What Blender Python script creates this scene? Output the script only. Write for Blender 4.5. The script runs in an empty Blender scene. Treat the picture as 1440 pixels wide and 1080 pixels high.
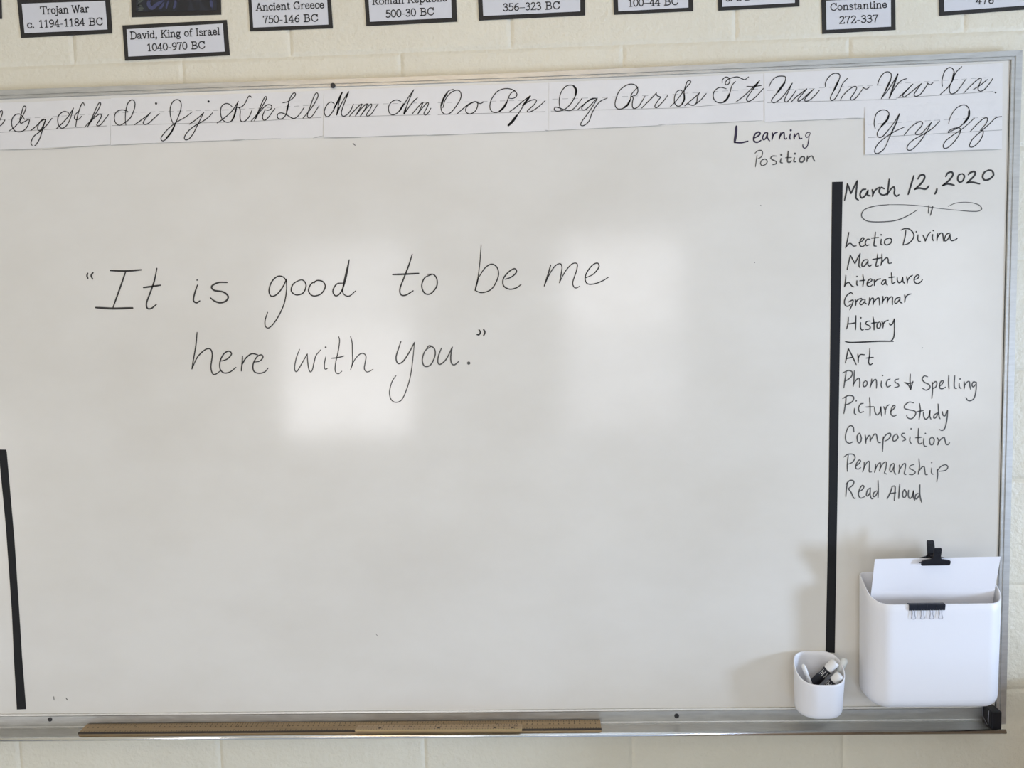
import bpy, bmesh, math, random
from mathutils import Vector, Matrix
random.seed(7)
SC = bpy.context.scene
COL = SC.collection

# ------------------------------------------------------------------ camera
cam_data = bpy.data.cameras.new('camera')
cam_data.sensor_width = 36.0
cam_data.lens = 36.0 * 1087.77 / 1440.0
cam_data.clip_start = 0.02
cam = bpy.data.objects.new('camera', cam_data)
COL.objects.link(cam)
cam.location = (0.0, -1.4531, 1.6406)
cam.rotation_euler = (1.49472, 0.02458, 0.03026)
SC.camera = cam

# ------------------------------------------------------------------ exposure, world
SC.view_settings.view_transform = 'Standard'
SC.view_settings.look = 'None'
SC.view_settings.gamma = 1.0
SC.view_settings.use_curve_mapping = False
SC.view_settings.exposure = -0.65
world = bpy.data.worlds.new('overcast_sky')
SC.world = world
world.use_nodes = True
bg = world.node_tree.nodes['Background']
bg.inputs['Color'].default_value = (0.82, 0.90, 1.0, 1)
bg.inputs['Strength'].default_value = 2.0

# ------------------------------------------------------------------ daylight in the window openings, lamp on the ceiling, two added fill lights
def area_light(name, loc, rot, sx, sy, energy, color):
    d = bpy.data.lights.new(name, 'AREA')
    d.shape = 'RECTANGLE'; d.size = sx; d.size_y = sy
    d.energy = energy; d.color = color
    o = bpy.data.objects.new(name, d); COL.objects.link(o)
    o.location = loc; o.rotation_euler = rot
    return o
R = math.radians

SKY = (1.0, 0.96, 0.97)
def daylight(name, x0, x1, z0, z1, watts, color=SKY):            # window in the rear wall, facing the board
    area_light(name, ((x0+x1)/2, -4.27, (z0+z1)/2), (R(90), 0, 0), x1-x0, z1-z0, watts, color)
daylight('daylight_lower_left_window', -1.90, -0.90, 0.85, 1.27, 11)
daylight('daylight_middle_left_window', -1.90, -0.90, 1.27, 1.72, 9)
daylight('daylight_upper_left_window', -1.90, -0.90, 1.72, 2.27, 5.5)
daylight('daylight_lower_middle_window', 0.20, 1.06, 0.85, 1.54, 4.6)
daylight('daylight_upper_middle_window', 0.20, 1.06, 1.56, 2.27, 10)
daylight('daylight_right_window', 2.44, 3.26, 0.85, 2.27, 7.5)
area_light('daylight_side_window', (3.67, -1.70, 1.02), (R(90), 0, R(90)), 0.40, 0.8, 215, (0.54, 0.70, 1.0))
area_light('added_low_left_fill', (-3.27, -2.5, 0.70), (R(90), 0, R(-90)), 0.8, 1.0, 40, (0.95, 0.92, 0.94))  # fill light added to brighten the wall under the tray
area_light('ceiling_lamp_light', (-0.85, -2.2, 2.72), (0, 0, 0), 1.85, 0.28, 9, (1.0, 0.74, 0.42))
area_light('added_front_fill', (-0.2, -1.1, 2.72), (0, 0, 0), 1.2, 0.25, 9, (1.0, 0.68, 0.32))  # unseen warm lamp added to lift the upper wall and board


# ------------------------------------------------------------------ helpers
def mat(name, color, rough=0.5, metal=0.0, spec=0.5, build=None):
    m = bpy.data.materials.new(name); m.use_nodes = True
    nt = m.node_tree; b = nt.nodes['Principled BSDF']
    b.inputs['Base Color'].default_value = (*color, 1)
    b.inputs['Roughness'].default_value = rough
    b.inputs['Metallic'].default_value = metal
    b.inputs['Specular IOR Level'].default_value = spec
    if build: build(nt, b)
    return m

def noise(nt, scale, detail=3.0, rough=0.55, stretch=None):
    tc = nt.nodes.new('ShaderNodeTexCoord')
    mp = nt.nodes.new('ShaderNodeMapping')
    if stretch: mp.inputs['Scale'].default_value = stretch
    n = nt.nodes.new('ShaderNodeTexNoise')
    n.inputs['Scale'].default_value = scale
    n.inputs['Detail'].default_value = detail
    n.inputs['Roughness'].default_value = rough
    nt.links.new(tc.outputs['Object'], mp.inputs['Vector'])
    nt.links.new(mp.outputs['Vector'], n.inputs['Vector'])
    return n.outputs['Fac']

def ramp(nt, fac, stops):
    r = nt.nodes.new('ShaderNodeValToRGB')
    e = r.color_ramp.elements
    while len(e) < len(stops): e.new(0.5)
    for k, (p, c) in enumerate(stops):
        e[k].position = p; e[k].color = (*c, 1)
    nt.links.new(fac, r.inputs['Fac'])
    return r.outputs['Color']

def bump(nt, b, fac, strength, dist):
    n = nt.nodes.new('ShaderNodeBump')
    n.inputs['Strength'].default_value = strength
    n.inputs['Distance'].default_value = dist
    nt.links.new(fac, n.inputs['Height'])
    nt.links.new(n.outputs['Normal'], b.inputs['Normal'])
    return n

def add(a, b2, nt, op='ADD'):
    m = nt.nodes.new('ShaderNodeMath'); m.operation = op
    nt.links.new(a, m.inputs[0])
    if isinstance(b2, (int, float)): m.inputs[1].default_value = b2
    else: nt.links.new(b2, m.inputs[1])
    return m.outputs[0]

def link(name, me, m=None, parent=None, smooth=False):
    o = bpy.data.objects.new(name, me); COL.objects.link(o)
    if m: me.materials.append(m)
    if parent: o.parent = parent
    if smooth:
        for p in me.polygons: p.use_smooth = True
    return o

def obj(name, bm, m=None, parent=None, smooth=False, bevel=0.0, auto=None):
    me = bpy.data.meshes.new(name)
    bm.normal_update(); bm.to_mesh(me); bm.free()
    o = link(name, me, m, parent, smooth)
    if bevel:
        md = o.modifiers.new('bevel', 'BEVEL'); md.width = bevel; md.segments = 2
        md.limit_method = 'ANGLE'; md.angle_limit = R(40)
    return o

def meshobj(name, verts, faces, m=None, parent=None, smooth=False):
    me = bpy.data.meshes.new(name); me.from_pydata([tuple(v) for v in verts], [], faces); me.update()
    return link(name, me, m, parent, smooth)

def empty(name, loc=(0, 0, 0)):
    o = bpy.data.objects.new(name, None); COL.objects.link(o)
    o.location = loc; o.empty_display_size = 0.03
    return o

def tag(o, label=None, cat=None, group=None, kind=None):
    if label: o['label'] = label
    if cat: o['category'] = cat
    if group: o['group'] = group
    if kind: o['kind'] = kind
    return o

def box(bm, x0, x1, y0, y1, z0, z1):
    vs = [bm.verts.new(v) for v in ((x0,y0,z0),(x1,y0,z0),(x1,y1,z0),(x0,y1,z0),(x0,y0,z1),(x1,y0,z1),(x1,y1,z1),(x0,y1,z1))]
    for f in ((3,2,1,0),(4,5,6,7),(0,1,5,4),(1,2,6,5),(2,3,7,6),(3,0,4,7)):
        bm.faces.new([vs[i] for i in f])
    return vs

def prism(bm, poly, y0, y1):
    """polygon in X,Z extruded from y0 (front, smaller Y) to y1 (back)"""
    a = [bm.verts.new((x, y0, z)) for x, z in poly]
    b = [bm.verts.new((x, y1, z)) for x, z in poly]
    n = len(poly)
    area = sum(poly[i][0]*poly[(i+1)%n][1]-poly[(i+1)%n][0]*poly[i][1] for i in range(n))
    if area > 0:
        bm.faces.new(a); bm.faces.new(b[::-1])
        for i in range(n): bm.faces.new((a[(i+1)%n], a[i], b[i], b[(i+1)%n]))
    else:
        bm.faces.new(a[::-1]); bm.faces.new(b)
        for i in range(n): bm.faces.new((a[i], a[(i+1)%n], b[(i+1)%n], b[i]))

def tube(bm, pts, r, n=8, closed=False, caps=True):
    pts = [Vector(p) for p in pts]; rings = []
    N = len(pts)
    up = None
    for i, p in enumerate(pts):
        a = pts[i-1] if (i > 0 or closed) else p
        c = pts[(i+1) % N] if (i < N-1 or closed) else p
        t = (c - a).normalized()
        if up is None:
            up = t.orthogonal().normalized()
        else:
            up = (up - t*up.dot(t)).normalized()
        s = t.cross(up)
        rr = r[i] if isinstance(r, (list, tuple)) else r
        rings.append([bm.verts.new(p + (up*math.cos(2*math.pi*k/n) + s*math.sin(2*math.pi*k/n))*rr) for k in range(n)])
    for i in range(N if closed else N-1):
        A, B = rings[i], rings[(i+1) % N]
        for k in range(n): bm.faces.new((A[k], A[(k+1) % n], B[(k+1) % n], B[k]))
    if caps and not closed:
        bm.faces.new(rings[0][::-1]); bm.faces.new(rings[-1])

def smooth_path(pts, per):
    if len(pts) < 3:
        a, b = pts
        return [(a[0]+(b[0]-a[0])*k/3, a[1]+(b[1]-a[1])*k/3) for k in range(4)]
    out = []
    P = [(2*pts[0][0]-pts[1][0], 2*pts[0][1]-pts[1][1])] + list(pts) + [(2*pts[-1][0]-pts[-2][0], 2*pts[-1][1]-pts[-2][1])]
    if math.dist(pts[0], pts[-1]) < 1e-5:
        P[0] = pts[-2]; P[-1] = pts[1]
    for i in range(1, len(P)-2):
        p0, p1, p2, p3 = P[i-1:i+3]
        for k in range(per):
            t = k/per
            out.append(tuple(0.5*(2*p1[j]+(p2[j]-p0[j])*t+(2*p0[j]-5*p1[j]+4*p2[j]-p3[j])*t*t+(3*p1[j]-p0[j]-3*p2[j]+p3[j])*t**3) for j in (0, 1)))
    out.append(tuple(pts[-1]))
    return out

def ribbon(verts, faces, pts, w, y, per=5, taper=0.72):
    """a drawn stroke lying on the plane Y=y, round ended, width w"""
    def disc(c, r):
        b = len(verts)
        for k in range(10):
            a = -2*math.pi*k/10
            verts.append((c[0]+r*math.cos(a), y, c[1]+r*math.sin(a)))
        faces.append(tuple(b+k for k in range(9, -1, -1)))
    if len(pts) == 1:
        disc(pts[0], w*0.62); return
    s = smooth_path(pts, per)
    n = len(s); b = len(verts)
    for i, p in enumerate(s):
        a = s[max(i-1, 0)]; c = s[min(i+1, n-1)]
        dx, dz = c[0]-a[0], c[1]-a[1]; L = math.hypot(dx, dz) or 1
        e = min(i, n-1-i)/max(1, n*0.16)
        h = 0.5*w*(taper+(1-taper)*min(1, e))
        verts.append((p[0]-dz/L*h, y, p[1]+dx/L*h))
        verts.append((p[0]+dz/L*h, y, p[1]-dx/L*h))
    for i in range(n-1):
        k = b+2*i
        faces.append((k, k+1, k+3, k+2))
    disc(s[0], 0.5*w*taper); disc(s[-1], 0.5*w*taper)

def writing(name, strokes, m, parent, y, per=5, taper=0.72):
    verts, faces = [], []
    for st in strokes:
        w = st[0]*1e-5; q = st[1:]
        pts = [(q[i]*1e-4, q[i+1]*1e-4) for i in range(0, len(q), 2)]
        ribbon(verts, faces, pts, w, y, per, taper)
    return meshobj(name, verts, faces, m, parent)

# drawn strokes: width in 1/100 mm, then x, z along the board or wall in 1/10 mm
INK = {
 'Ff': [(181,-9807,20538,-9785,20578,-9757,20581,-9755,20536,-9792,20448,-9817,20404),(181,-9825,20306,-9776,20340,-9714,20415)],
 'Gg': [(181,-9648,20216,-9547,20279,-9446,20374,-9362,20497,-9307,20611,-9317,20652,-9352,20635,-9398,20516,-9436,20392,-9415,20345,-9344,20375,-9257,20411,-9283,20316,-9354,20228,-9450,20192,-9551,20220,-9595,20326,-9572,20441,-9502,20505,-9427,20511,-9374,20461,-9343,20412),(181,-9244,20207,-9136,20284,-9036,20370,-8960,20403),(181,-8951,20390,-8997,20404,-9066,20348,-9110,20256,-9095,20202,-9037,20236,-8953,20389),(181,-8945,20403,-9008,20253,-9076,20076,-9156,19957,-9189,19933),(181,-9236,19935,-9254,19993,-9196,20098,-9088,20175,-8950,20283,-8828,20417)],
 'Hh': [(181,-8758,20224,-8630,20330,-8510,20451,-8411,20587),(180,-8418,20576,-8486,20397,-8559,20283,-8637,20232,-8700,20261,-8724,20369,-8695,20466,-8607,20529,-8524,20514,-8494,20468),(180,-8205,20628,-8220,20673,-8259,20647,-8320,20516,-8367,20375,-8394,20251),(180,-8319,20530,-8388,20465,-8407,20403,-8376,20375,-8319,20388,-8273,20434),(180,-8227,20237,-8089,20366,-7967,20522,-7900,20635,-7917,20671,-7971,20602,-8067,20419,-8172,20235),(180,-8168,20244,-8070,20366,-7953,20454,-7902,20449,-7917,20387,-7992,20283,-7985,20256,-7919,20275,-7765,20448)],
 'Ii': [(180,-7452,20251,-7457,20349,-7442,20491,-7396,20631,-7337,20691,-7282,20689,-7258,20623,-7287,20512,-7357,20382,-7464,20296,-7568,20250,-7640,20293,-7661,20391,-7618,20488,-7523,20525,-7432,20508,-7396,20486),(179,-7291,20251,-7175,20322,-7031,20415,-6983,20455),(179,-6983,20455,-7062,20372,-7128,20285,-7097,20249,-7022,20273,-6915,20358,-6818,20435),(340,-6866,20619)],
 'Jj': [(178,-6204,20447,-6335,20357,-6486,20282,-6640,20181,-6767,20060,-6814,19981,-6774,19943,-6687,20004,-6586,20143,-6535,20231,-6441,20423,-6400,20563,-6419,20649,-6482,20675,-6557,20635,-6610,20517,-6610,20375,-6571,20249,-6542,20217),(304,-6545,20213,-6617,20091,-6716,19987),(179,-6268,20226,-6154,20298,-6039,20383,-5991,20426),(178,-5991,20426,-6051,20321,-6123,20200,-6204,20060,-6287,19968,-6358,19949,-6373,20003,-6294,20107,-6159,20201,-6008,20276,-5894,20352,-5826,20420),(338,-5890,20622)],
 'Kk': [(178,-5753,20232,-5640,20299,-5486,20418,-5399,20521,-5339,20607),(178,-5345,20599,-5388,20477,-5436,20328,-5495,20254,-5578,20241,-5654,20300,-5679,20416,-5655,20521,-5588,20572,-5515,20566,-5459,20514),(302,-5382,20494,-5426,20354,-5476,20267),(177,-5093,20670,-5124,20697,-5163,20663,-5223,20560,-5290,20505,-5372,20497),(178,-5372,20503,-5327,20489,-5312,20430,-5322,20333,-5308,20253,-5239,20247,-5152,20328,-5091,20449),(178,-5120,20247,-5014,20358,-4896,20513,-4817,20643,-4833,20674,-4872,20627,-4964,20445,-5059,20250),(267,-5035,20288,-4974,20410),(178,-5015,20332,-4899,20461,-4804,20528,-4735,20513,-4731,20464,-4791,20431,-4860,20442),(177,-4854,20438,-4905,20328,-4887,20257,-4816,20285,-4671,20457)],
 'Ll': [(177,-4520,20554,-4437,20569,-4344,20619,-4283,20683,-4292,20722,-4340,20698,-4400,20594,-4433,20463,-4466,20358,-4514,20289,-4580,20265,-4629,20293,-4621,20354,-4556,20375,-4475,20346,-4378,20285,-4315,20269,-4230,20329,-4133,20457),(319,-4422,20515,-4455,20393),(177,-4160,20269,-4045,20389,-3929,20534,-3866,20655,-3885,20709,-3932,20666,-4013,20484,-4075,20328,-4059,20271,-3995,20293,-3855,20479)],
 'Mm': [(176,-3571,20502,-3633,20539,-3708,20492,-3763,20379,-3743,20296,-3686,20285,-3604,20374,-3515,20538,-3421,20702),(300,-3584,20417,-3496,20564,-3421,20702),(176,-3421,20702,-3488,20520,-3537,20307),(265,-3537,20307,-3498,20432),(177,-3538,20302,-3463,20466,-3366,20621,-3305,20707),(176,-3305,20707,-3379,20534,-3450,20352,-3426,20280,-3352,20299,-3276,20381,-3223,20485),(282,-3305,20707,-3349,20603),(176,-3304,20276,-3195,20387,-3100,20472,-3064,20483),(176,-3064,20480,-3122,20385,-3195,20278),(176,-3195,20278,-3085,20401,-2992,20477,-2959,20480),(176,-2964,20476,-3032,20364,-3105,20270),(176,-3105,20270,-2995,20398,-2910,20474,-2887,20461,-2923,20387,-2990,20296,-2964,20265,-2889,20316,-2778,20470)],
 'Nn': [(175,-2349,20500,-2429,20534,-2520,20505,-2581,20420,-2572,20314,-2511,20273,-2419,20309,-2315,20429,-2220,20566,-2112,20705),(334,-2381,20343,-2305,20454),(175,-2113,20702,-2194,20547,-2262,20392,-2302,20279),(351,-2302,20288,-2272,20374),(176,-2302,20279,-2217,20390,-2132,20493,-2049,20560),(175,-2158,20274,-2055,20385,-1980,20458,-1947,20469),(175,-1953,20466,-2001,20366,-2055,20271),(175,-2055,20271,-1946,20399,-1872,20470,-1854,20445,-1893,20362,-1941,20285,-1915,20249,-1860,20291,-1812,20368)],
 'Oo': [(174,-1393,20687,-1484,20658,-1578,20539,-1627,20409,-1612,20304,-1551,20253,-1460,20272,-1348,20391,-1258,20541,-1269,20642,-1340,20671,-1449,20622,-1543,20512,-1592,20370),(332,-1503,20633,-1574,20530,-1614,20418),(175,-1344,20246,-1243,20327,-1132,20411,-1023,20456,-961,20443,-963,20370,-1010,20284,-1101,20243,-1168,20275,-1174,20342,-1114,20410,-1023,20451),(174,-979,20444,-907,20421,-847,20450)],
 'Pp': [(174,-275,20635,-357,20577,-404,20491,-451,20388,-543,20286,-634,20254,-714,20283,-738,20371,-699,20501,-588,20628,-444,20670,-319,20645,-246,20577,-260,20518,-323,20492,-404,20500),(348,-432,20422,-488,20337,-562,20273),(174,-386,20255,-273,20330,-146,20430,-4,20527),(174,-1,20527,-93,20411,-222,20223,-333,20087,-410,20019),(453,-259,20181,-333,20087,-410,20017),(347,-4,20523,-139,20357),(174,-139,20360,-21,20435,69,20458,108,20436,49,20354,-51,20274,-57,20244,11,20251,138,20325,265,20431)],
 'Qq': [(173,547,20271,522,20339,519,20443,557,20573,639,20669,728,20692,808,20660,833,20581,795,20469,713,20350,604,20263,479,20239,426,20268,445,20310,507,20301,604,20263,702,20242,783,20281,865,20371,932,20456),(398,787,20669,825,20607,814,20512),(173,836,20245,944,20333,1070,20416,1168,20448),(173,1204,20438,1106,20441,998,20375,922,20282,960,20242,1050,20295,1141,20388,1204,20441),(173,1204,20438,1140,20336,1031,20182,921,20046,899,19981,956,19972,1046,20042,1102,20180,1175,20300,1265,20392,1382,20441)],
 'Rr': [(172,1942,20618,1880,20563,1817,20487,1798,20401,1744,20307,1654,20249,1565,20249,1522,20314,1541,20427,1605,20564,1713,20647,1819,20674,1907,20640,1936,20556,1905,20484,1825,20456),(345,1789,20384,1744,20307,1681,20262),(172,1825,20456,1848,20425,1833,20348,1835,20269,1876,20242,1956,20291,2061,20453),(172,2000,20246,2116,20356,2206,20439,2268,20507),(172,2263,20498,2277,20454,2321,20436,2338,20426,2302,20375,2245,20299,2239,20254,2283,20253,2382,20347,2466,20448)],
 'Ss': [(172,2510,20251,2626,20360,2733,20495,2822,20604,2878,20663,2866,20698,2822,20687,2783,20597,2759,20494,2763,20372,2722,20287,2651,20255,2593,20309,2587,20413,2627,20507,2689,20539,2733,20515),(292,2759,20476,2762,20372,2722,20296),(172,2770,20259,2873,20343,2979,20426,3036,20481),(171,3032,20476,2997,20399,2982,20313,2934,20266,2863,20275,2837,20297),(172,2939,20266,3049,20346,3155,20463)],
 'Tt': [(171,3675,20656,3613,20586,3578,20466,3533,20364,3454,20297,3366,20297,3296,20351,3279,20442,3323,20523,3411,20562,3511,20534),(342,3569,20441,3525,20356,3463,20302),(171,3441,20640,3447,20695,3508,20740,3570,20708,3569,20639,3525,20601,3494,20633,3535,20692,3614,20721,3710,20735,3789,20701,3845,20682,3908,20728),(171,3683,20295,3806,20381,3929,20489,4043,20597,4104,20656),(170,4104,20656,3982,20505,3885,20370,3876,20318,3929,20303,4034,20373,4171,20516),(256,4087,20630,3982,20505),(171,3876,20563,3999,20556,4136,20572)],
 'Uu': [(170,4269,20542,4327,20652,4414,20714,4528,20717,4566,20683,4528,20576,4423,20442,4336,20341,4315,20290,4362,20261,4459,20311,4563,20420,4682,20591),(374,4545,20601,4423,20442),(170,4682,20591,4616,20452,4550,20317,4564,20268,4607,20280,4686,20372,4752,20469),(170,4660,20261,4756,20353,4861,20427,4939,20485),(170,4939,20479,4843,20376,4779,20300,4800,20274,4861,20306,4966,20398,5061,20475),(170,5061,20475,4966,20380,4900,20296,4931,20269,5001,20293,5088,20368,5161,20451)],
 'Vv': [(170,5270,20508,5265,20568,5313,20661,5400,20732,5487,20732,5522,20685,5488,20578,5419,20443,5359,20324,5377,20268,5438,20296,5515,20422,5575,20558,5658,20644),(339,5496,20603,5419,20443),(170,5534,20267,5577,20343,5680,20443,5776,20496,5819,20477,5785,20396,5716,20299,5734,20263,5804,20292,5872,20376,5941,20468),(169,5924,20477,5993,20444,6042,20482)],
 'Ww': [(169,6185,20514,6222,20622,6297,20713,6373,20730,6425,20681,6404,20559,6329,20410,6254,20271),(304,6413,20587,6329,20410),(169,6254,20271,6367,20409,6461,20548,6539,20686),(286,6539,20686,6480,20519,6398,20276),(169,6398,20276,6463,20406,6557,20535,6632,20585,6698,20602),(169,6560,20280,6673,20380,6805,20504),(168,6795,20499,6701,20398,6632,20321,6655,20286,6731,20331,6882,20449,6961,20512),(168,6961,20512,6882,20411,6830,20322,6865,20289,6941,20324,7025,20434,7071,20508),(168,7052,20518,7109,20482,7156,20515)],
 'Xx': [(168,7323,20449,7314,20547,7353,20696,7427,20765,7494,20748,7524,20671,7498,20560,7452,20448,7450,20350,7493,20311,7568,20341,7642,20432,7725,20548),(302,7520,20672,7498,20560),(168,7655,20776,7562,20689,7525,20615,7489,20522,7415,20421,7284,20303),(168,7701,20323,7813,20436,7925,20536,7987,20566,7997,20528,7964,20450,7947,20379,7986,20340,8061,20371,8153,20481,8199,20555),(167,8104,20539,8002,20458,7867,20374),(251,8252,20308)],
 'Yy': [(170,6149,19753,6129,19848,6162,19999,6247,20065,6343,20060,6391,19998,6364,19907,6260,19787,6188,19675,6204,19602,6272,19600,6376,19707,6489,19856,6573,19992),(372,6382,19964,6354,19889,6260,19787),(254,6573,19992,6509,19817,6406,19602),(170,6406,19602,6322,19404,6227,19321,6160,19317,6146,19371,6206,19484,6339,19594,6491,19685,6662,19759),(169,6664,19618,6758,19733,6872,19821,6948,19845,6983,19817,6949,19746,6865,19657,6884,19619,6970,19641,7064,19742,7139,19825),(169,7139,19825,7065,19685,6972,19536,6859,19406,6774,19348,6716,19372,6743,19457,6857,19549,7047,19648,7179,19739,7282,19845)],
 'Zz': [(169,7441,19797,7466,19900,7553,20042,7664,20107,7745,20097,7798,20018,7789,19906,7719,19804,7615,19719,7511,19674,7439,19636,7450,19668,7527,19705,7615,19716,7653,19682,7626,19590,7547,19479,7451,19385,7379,19363,7351,19405,7393,19492,7513,19585,7656,19677,7784,19778,7887,19874),(370,7795,20002,7785,19898,7711,19796),(168,7827,19648,7929,19757,8040,19855,8101,19873,8121,19844,8090,19768,8004,19666),(168,7996,19658,8044,19657,8043,19576,7984,19465,7889,19380,7827,19373,7815,19414,7870,19517,8012,19642,8155,19766,8250,19859,8313,19881,8362,19887)],
 'learning': [(482,3692,19870,3681,19738,3659,19592),(290,3656,19588,3776,19579,3896,19603),(289,4002,19651,4072,19684,4115,19728,4087,19757,4030,19727,3998,19651,4016,19591,4072,19579,4129,19609),(241,4248,19741,4199,19735,4160,19667,4174,19620,4216,19644,4248,19738),(241,4250,19734,4244,19664,4263,19622,4284,19596),(241,4333,19738,4340,19675,4326,19613),(241,4340,19672,4375,19727,4424,19742),(241,4483,19733,4467,19671,4453,19616),(241,4460,19650,4502,19716,4537,19736,4544,19683,4547,19634,4572,19619,4590,19637),(240,4652,19707,4642,19652,4650,19612),(312,4660,19769),(240,4727,19705,4720,19649,4723,19614),(240,4723,19642,4762,19694,4797,19709,4807,19660,4821,19618,4860,19624),(144,5000,19717,4951,19718,4923,19670,4944,19635,4986,19661,5007,19709),(192,4986,19655,4973,19558,4952,19478,4910,19448,4878,19470,4875,19512)],
 'position': [(183,4023,19385,4072,19426,4136,19431,4157,19388,4136,19319,4072,19286),(160,4061,19349,4047,19266,4030,19143),(194,4199,19279,4143,19256,4122,19200,4150,19162,4213,19183,4242,19236,4213,19274,4174,19273),(228,4404,19324,4340,19326,4305,19293,4340,19257,4400,19227,4397,19188,4341,19173),(228,4488,19280,4477,19213,4513,19199),(320,4491,19343),(274,4615,19402,4608,19304,4604,19223,4637,19205,4672,19232),(160,4566,19289,4622,19290,4676,19291),(251,4728,19286,4717,19220,4752,19212),(319,4735,19356),(274,4869,19300,4826,19269,4820,19217,4862,19201,4904,19246,4897,19292,4862,19303),(251,4960,19307,4953,19259,4949,19210),(228,4953,19252,5002,19296,5044,19302,5066,19248,5090,19212)],
 'date': [(304,5673,18796,5653,18649,5623,18503),(304,5673,18796,5738,18620),(304,5738,18620,5800,18750,5848,18843),(303,5848,18843,5834,18686,5827,18543,5870,18500),(304,6001,18688,5938,18677,5900,18600,5928,18536,5991,18576,6039,18670),(303,6039,18670,6033,18586,6080,18570),(303,6112,18678,6128,18614,6122,18556),(304,6122,18583,6169,18666,6242,18716),(303,6327,18686,6274,18711,6237,18653,6265,18593,6328,18577,6387,18603),(303,6413,18854,6400,18711,6381,18575),(303,6381,18575,6443,18674,6495,18715,6512,18666,6507,18593,6549,18549,6591,18575),(332,6849,18903,6799,18731,6753,18575),(332,6923,18842,6964,18904,7027,18908,7038,18849,6977,18757,6869,18660),(333,6869,18660,6946,18680,7062,18660,7120,18715),(332,7261,18665,7251,18613,7227,18567),(331,7414,18869,7445,18927,7513,18946,7539,18897,7478,18805,7354,18710),(332,7354,18710,7448,18739,7564,18714),(301,7706,18909,7644,18890,7624,18821,7657,18764,7715,18787,7742,18866,7706,18911),(331,7811,18889,7841,18923,7910,18944,7932,18902,7885,18834,7782,18743),(331,7782,18743,7876,18757,8012,18722),(330,8164,18961,8092,18922,8062,18844,8105,18786,8188,18804,8253,18871,8226,18945,8164,18963)],
 'flourish': [(189,6917,18292,6754,18196,6544,18118,6292,18099,6059,18114,5949,18177,5931,18251,5994,18334,6183,18387,6414,18402),(116,6414,18402,6709,18391,7004,18361,7298,18311,7593,18273),(159,7593,18273,7824,18245,7991,18240,8059,18280,8010,18349,7883,18395),(116,7883,18395,7737,18407,7590,18393,7466,18340),(188,7125,18371,7115,18228),(232,7193,18348,7154,18191)],
 'Lectio Divina': [(229,5705,17930,5680,17789,5649,17652),(229,5649,17652,5698,17718,5742,17727,5786,17683,5839,17682),(229,5887,17734,5950,17769,5976,17812,5944,17822,5909,17765,5905,17691,5954,17666,5998,17700),(229,6085,17795,6033,17793,6001,17736,6020,17686,6069,17693),(228,6181,17920,6168,17793,6155,17684,6198,17668),(229,6112,17812,6235,17823),(228,6285,17790,6280,17705,6310,17686),(228,6282,17869),(228,6411,17800,6359,17779,6344,17714,6386,17684,6453,17714,6470,17770,6438,17803,6397,17797),(228,6722,17945,6707,17813,6673,17673),(228,6635,17942,6708,17968,6796,17948,6864,17862,6843,17769,6765,17697,6673,17673),(228,6938,17851,6936,17772,6957,17730,6984,17731),(228,6907,17905),(228,7026,17840,7053,17786,7071,17732),(228,7071,17732,7114,17837,7157,17892),(227,7201,17852,7194,17782,7212,17737),(227,7209,17917),(227,7289,17867,7281,17797,7277,17736),(227,7281,17788,7332,17863,7373,17862,7386,17794,7396,17723),(227,7508,17867,7447,17845,7413,17776,7417,17726,7466,17751,7508,17840),(227,7508,17844,7513,17764,7540,17728,7606,17744,7637,17770)],
 'Math': [(229,5735,17521,5709,17398,5679,17260),(229,5735,17521,5819,17363),(229,5819,17363,5868,17465,5911,17543),(229,5911,17543,5895,17411,5891,17325,5914,17286),(229,6045,17430,5983,17422,5943,17356,5954,17306,6002,17328,6054,17412),(229,6054,17412,6051,17344,6082,17311,6117,17334),(229,6224,17526,6213,17420,6193,17314,6241,17312),(229,6133,17431,6204,17441,6288,17453),(229,6300,17524,6301,17417,6285,17320),(229,6288,17347,6337,17416,6389,17456,6412,17423,6420,17357,6478,17359)],
 'Literature': [(230,5658,17159,5650,17043,5633,16951),(230,5633,16951,5677,17017,5721,17020,5766,16963,5805,16946),(230,5858,17056,5855,16988,5876,16966),(230,5857,17130),(230,5963,17160,5975,17052,5965,16942),(230,5907,17051,6005,17061),(230,6035,16997,6099,17028,6127,17063,6093,17081,6049,17033,6044,16965,6094,16946,6142,16977),(229,6164,17065,6173,17003,6170,16958),(230,6173,17008,6217,17060,6279,17080),(229,6362,17060,6318,17040,6301,16990,6333,16975,6373,17033),(229,6376,17060,6380,16992,6407,16961),(229,6472,17182,6484,17075,6492,16991,6545,17011),(229,6429,17094,6529,17106),(229,6579,17090,6583,17036,6615,16995,6659,17029,6676,17096),(229,6676,17096,6682,17025,6713,16980),(229,6746,17103,6760,17041,6760,16987),(229,6760,17028,6799,17093,6852,17127),(229,6880,17046,6946,17068,6967,17115,6931,17127,6883,17064,6898,16996,6951,16973,7004,17008,7030,17039)],
 'Grammar': [(230,5789,16811,5750,16841,5679,16792,5637,16698,5648,16621,5698,16595,5751,16633),(230,5707,16673,5790,16707,5778,16632,5734,16529),(230,5830,16720,5843,16666,5837,16604),(230,5840,16663,5884,16715,5946,16735),(230,5990,16716,5941,16700,5913,16641,5947,16619,6005,16680),(230,6008,16716,6005,16653,6035,16631),(230,6088,16741,6085,16669,6071,16607),(230,6080,16651,6123,16727,6157,16726,6159,16667,6153,16614),(230,6156,16649,6212,16716,6252,16733,6266,16673,6270,16602),(230,6327,16761,6327,16690,6316,16627),(230,6319,16663,6380,16738,6412,16738,6411,16679,6404,16634),(230,6407,16670,6456,16737,6497,16743,6499,16676,6500,16605),(229,6619,16732,6566,16716,6537,16658,6567,16626,6628,16700),(229,6633,16732,6632,16655,6673,16627),(229,6716,16778,6725,16715,6717,16644),(229,6722,16712,6769,16773,6830,16791)],
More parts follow.
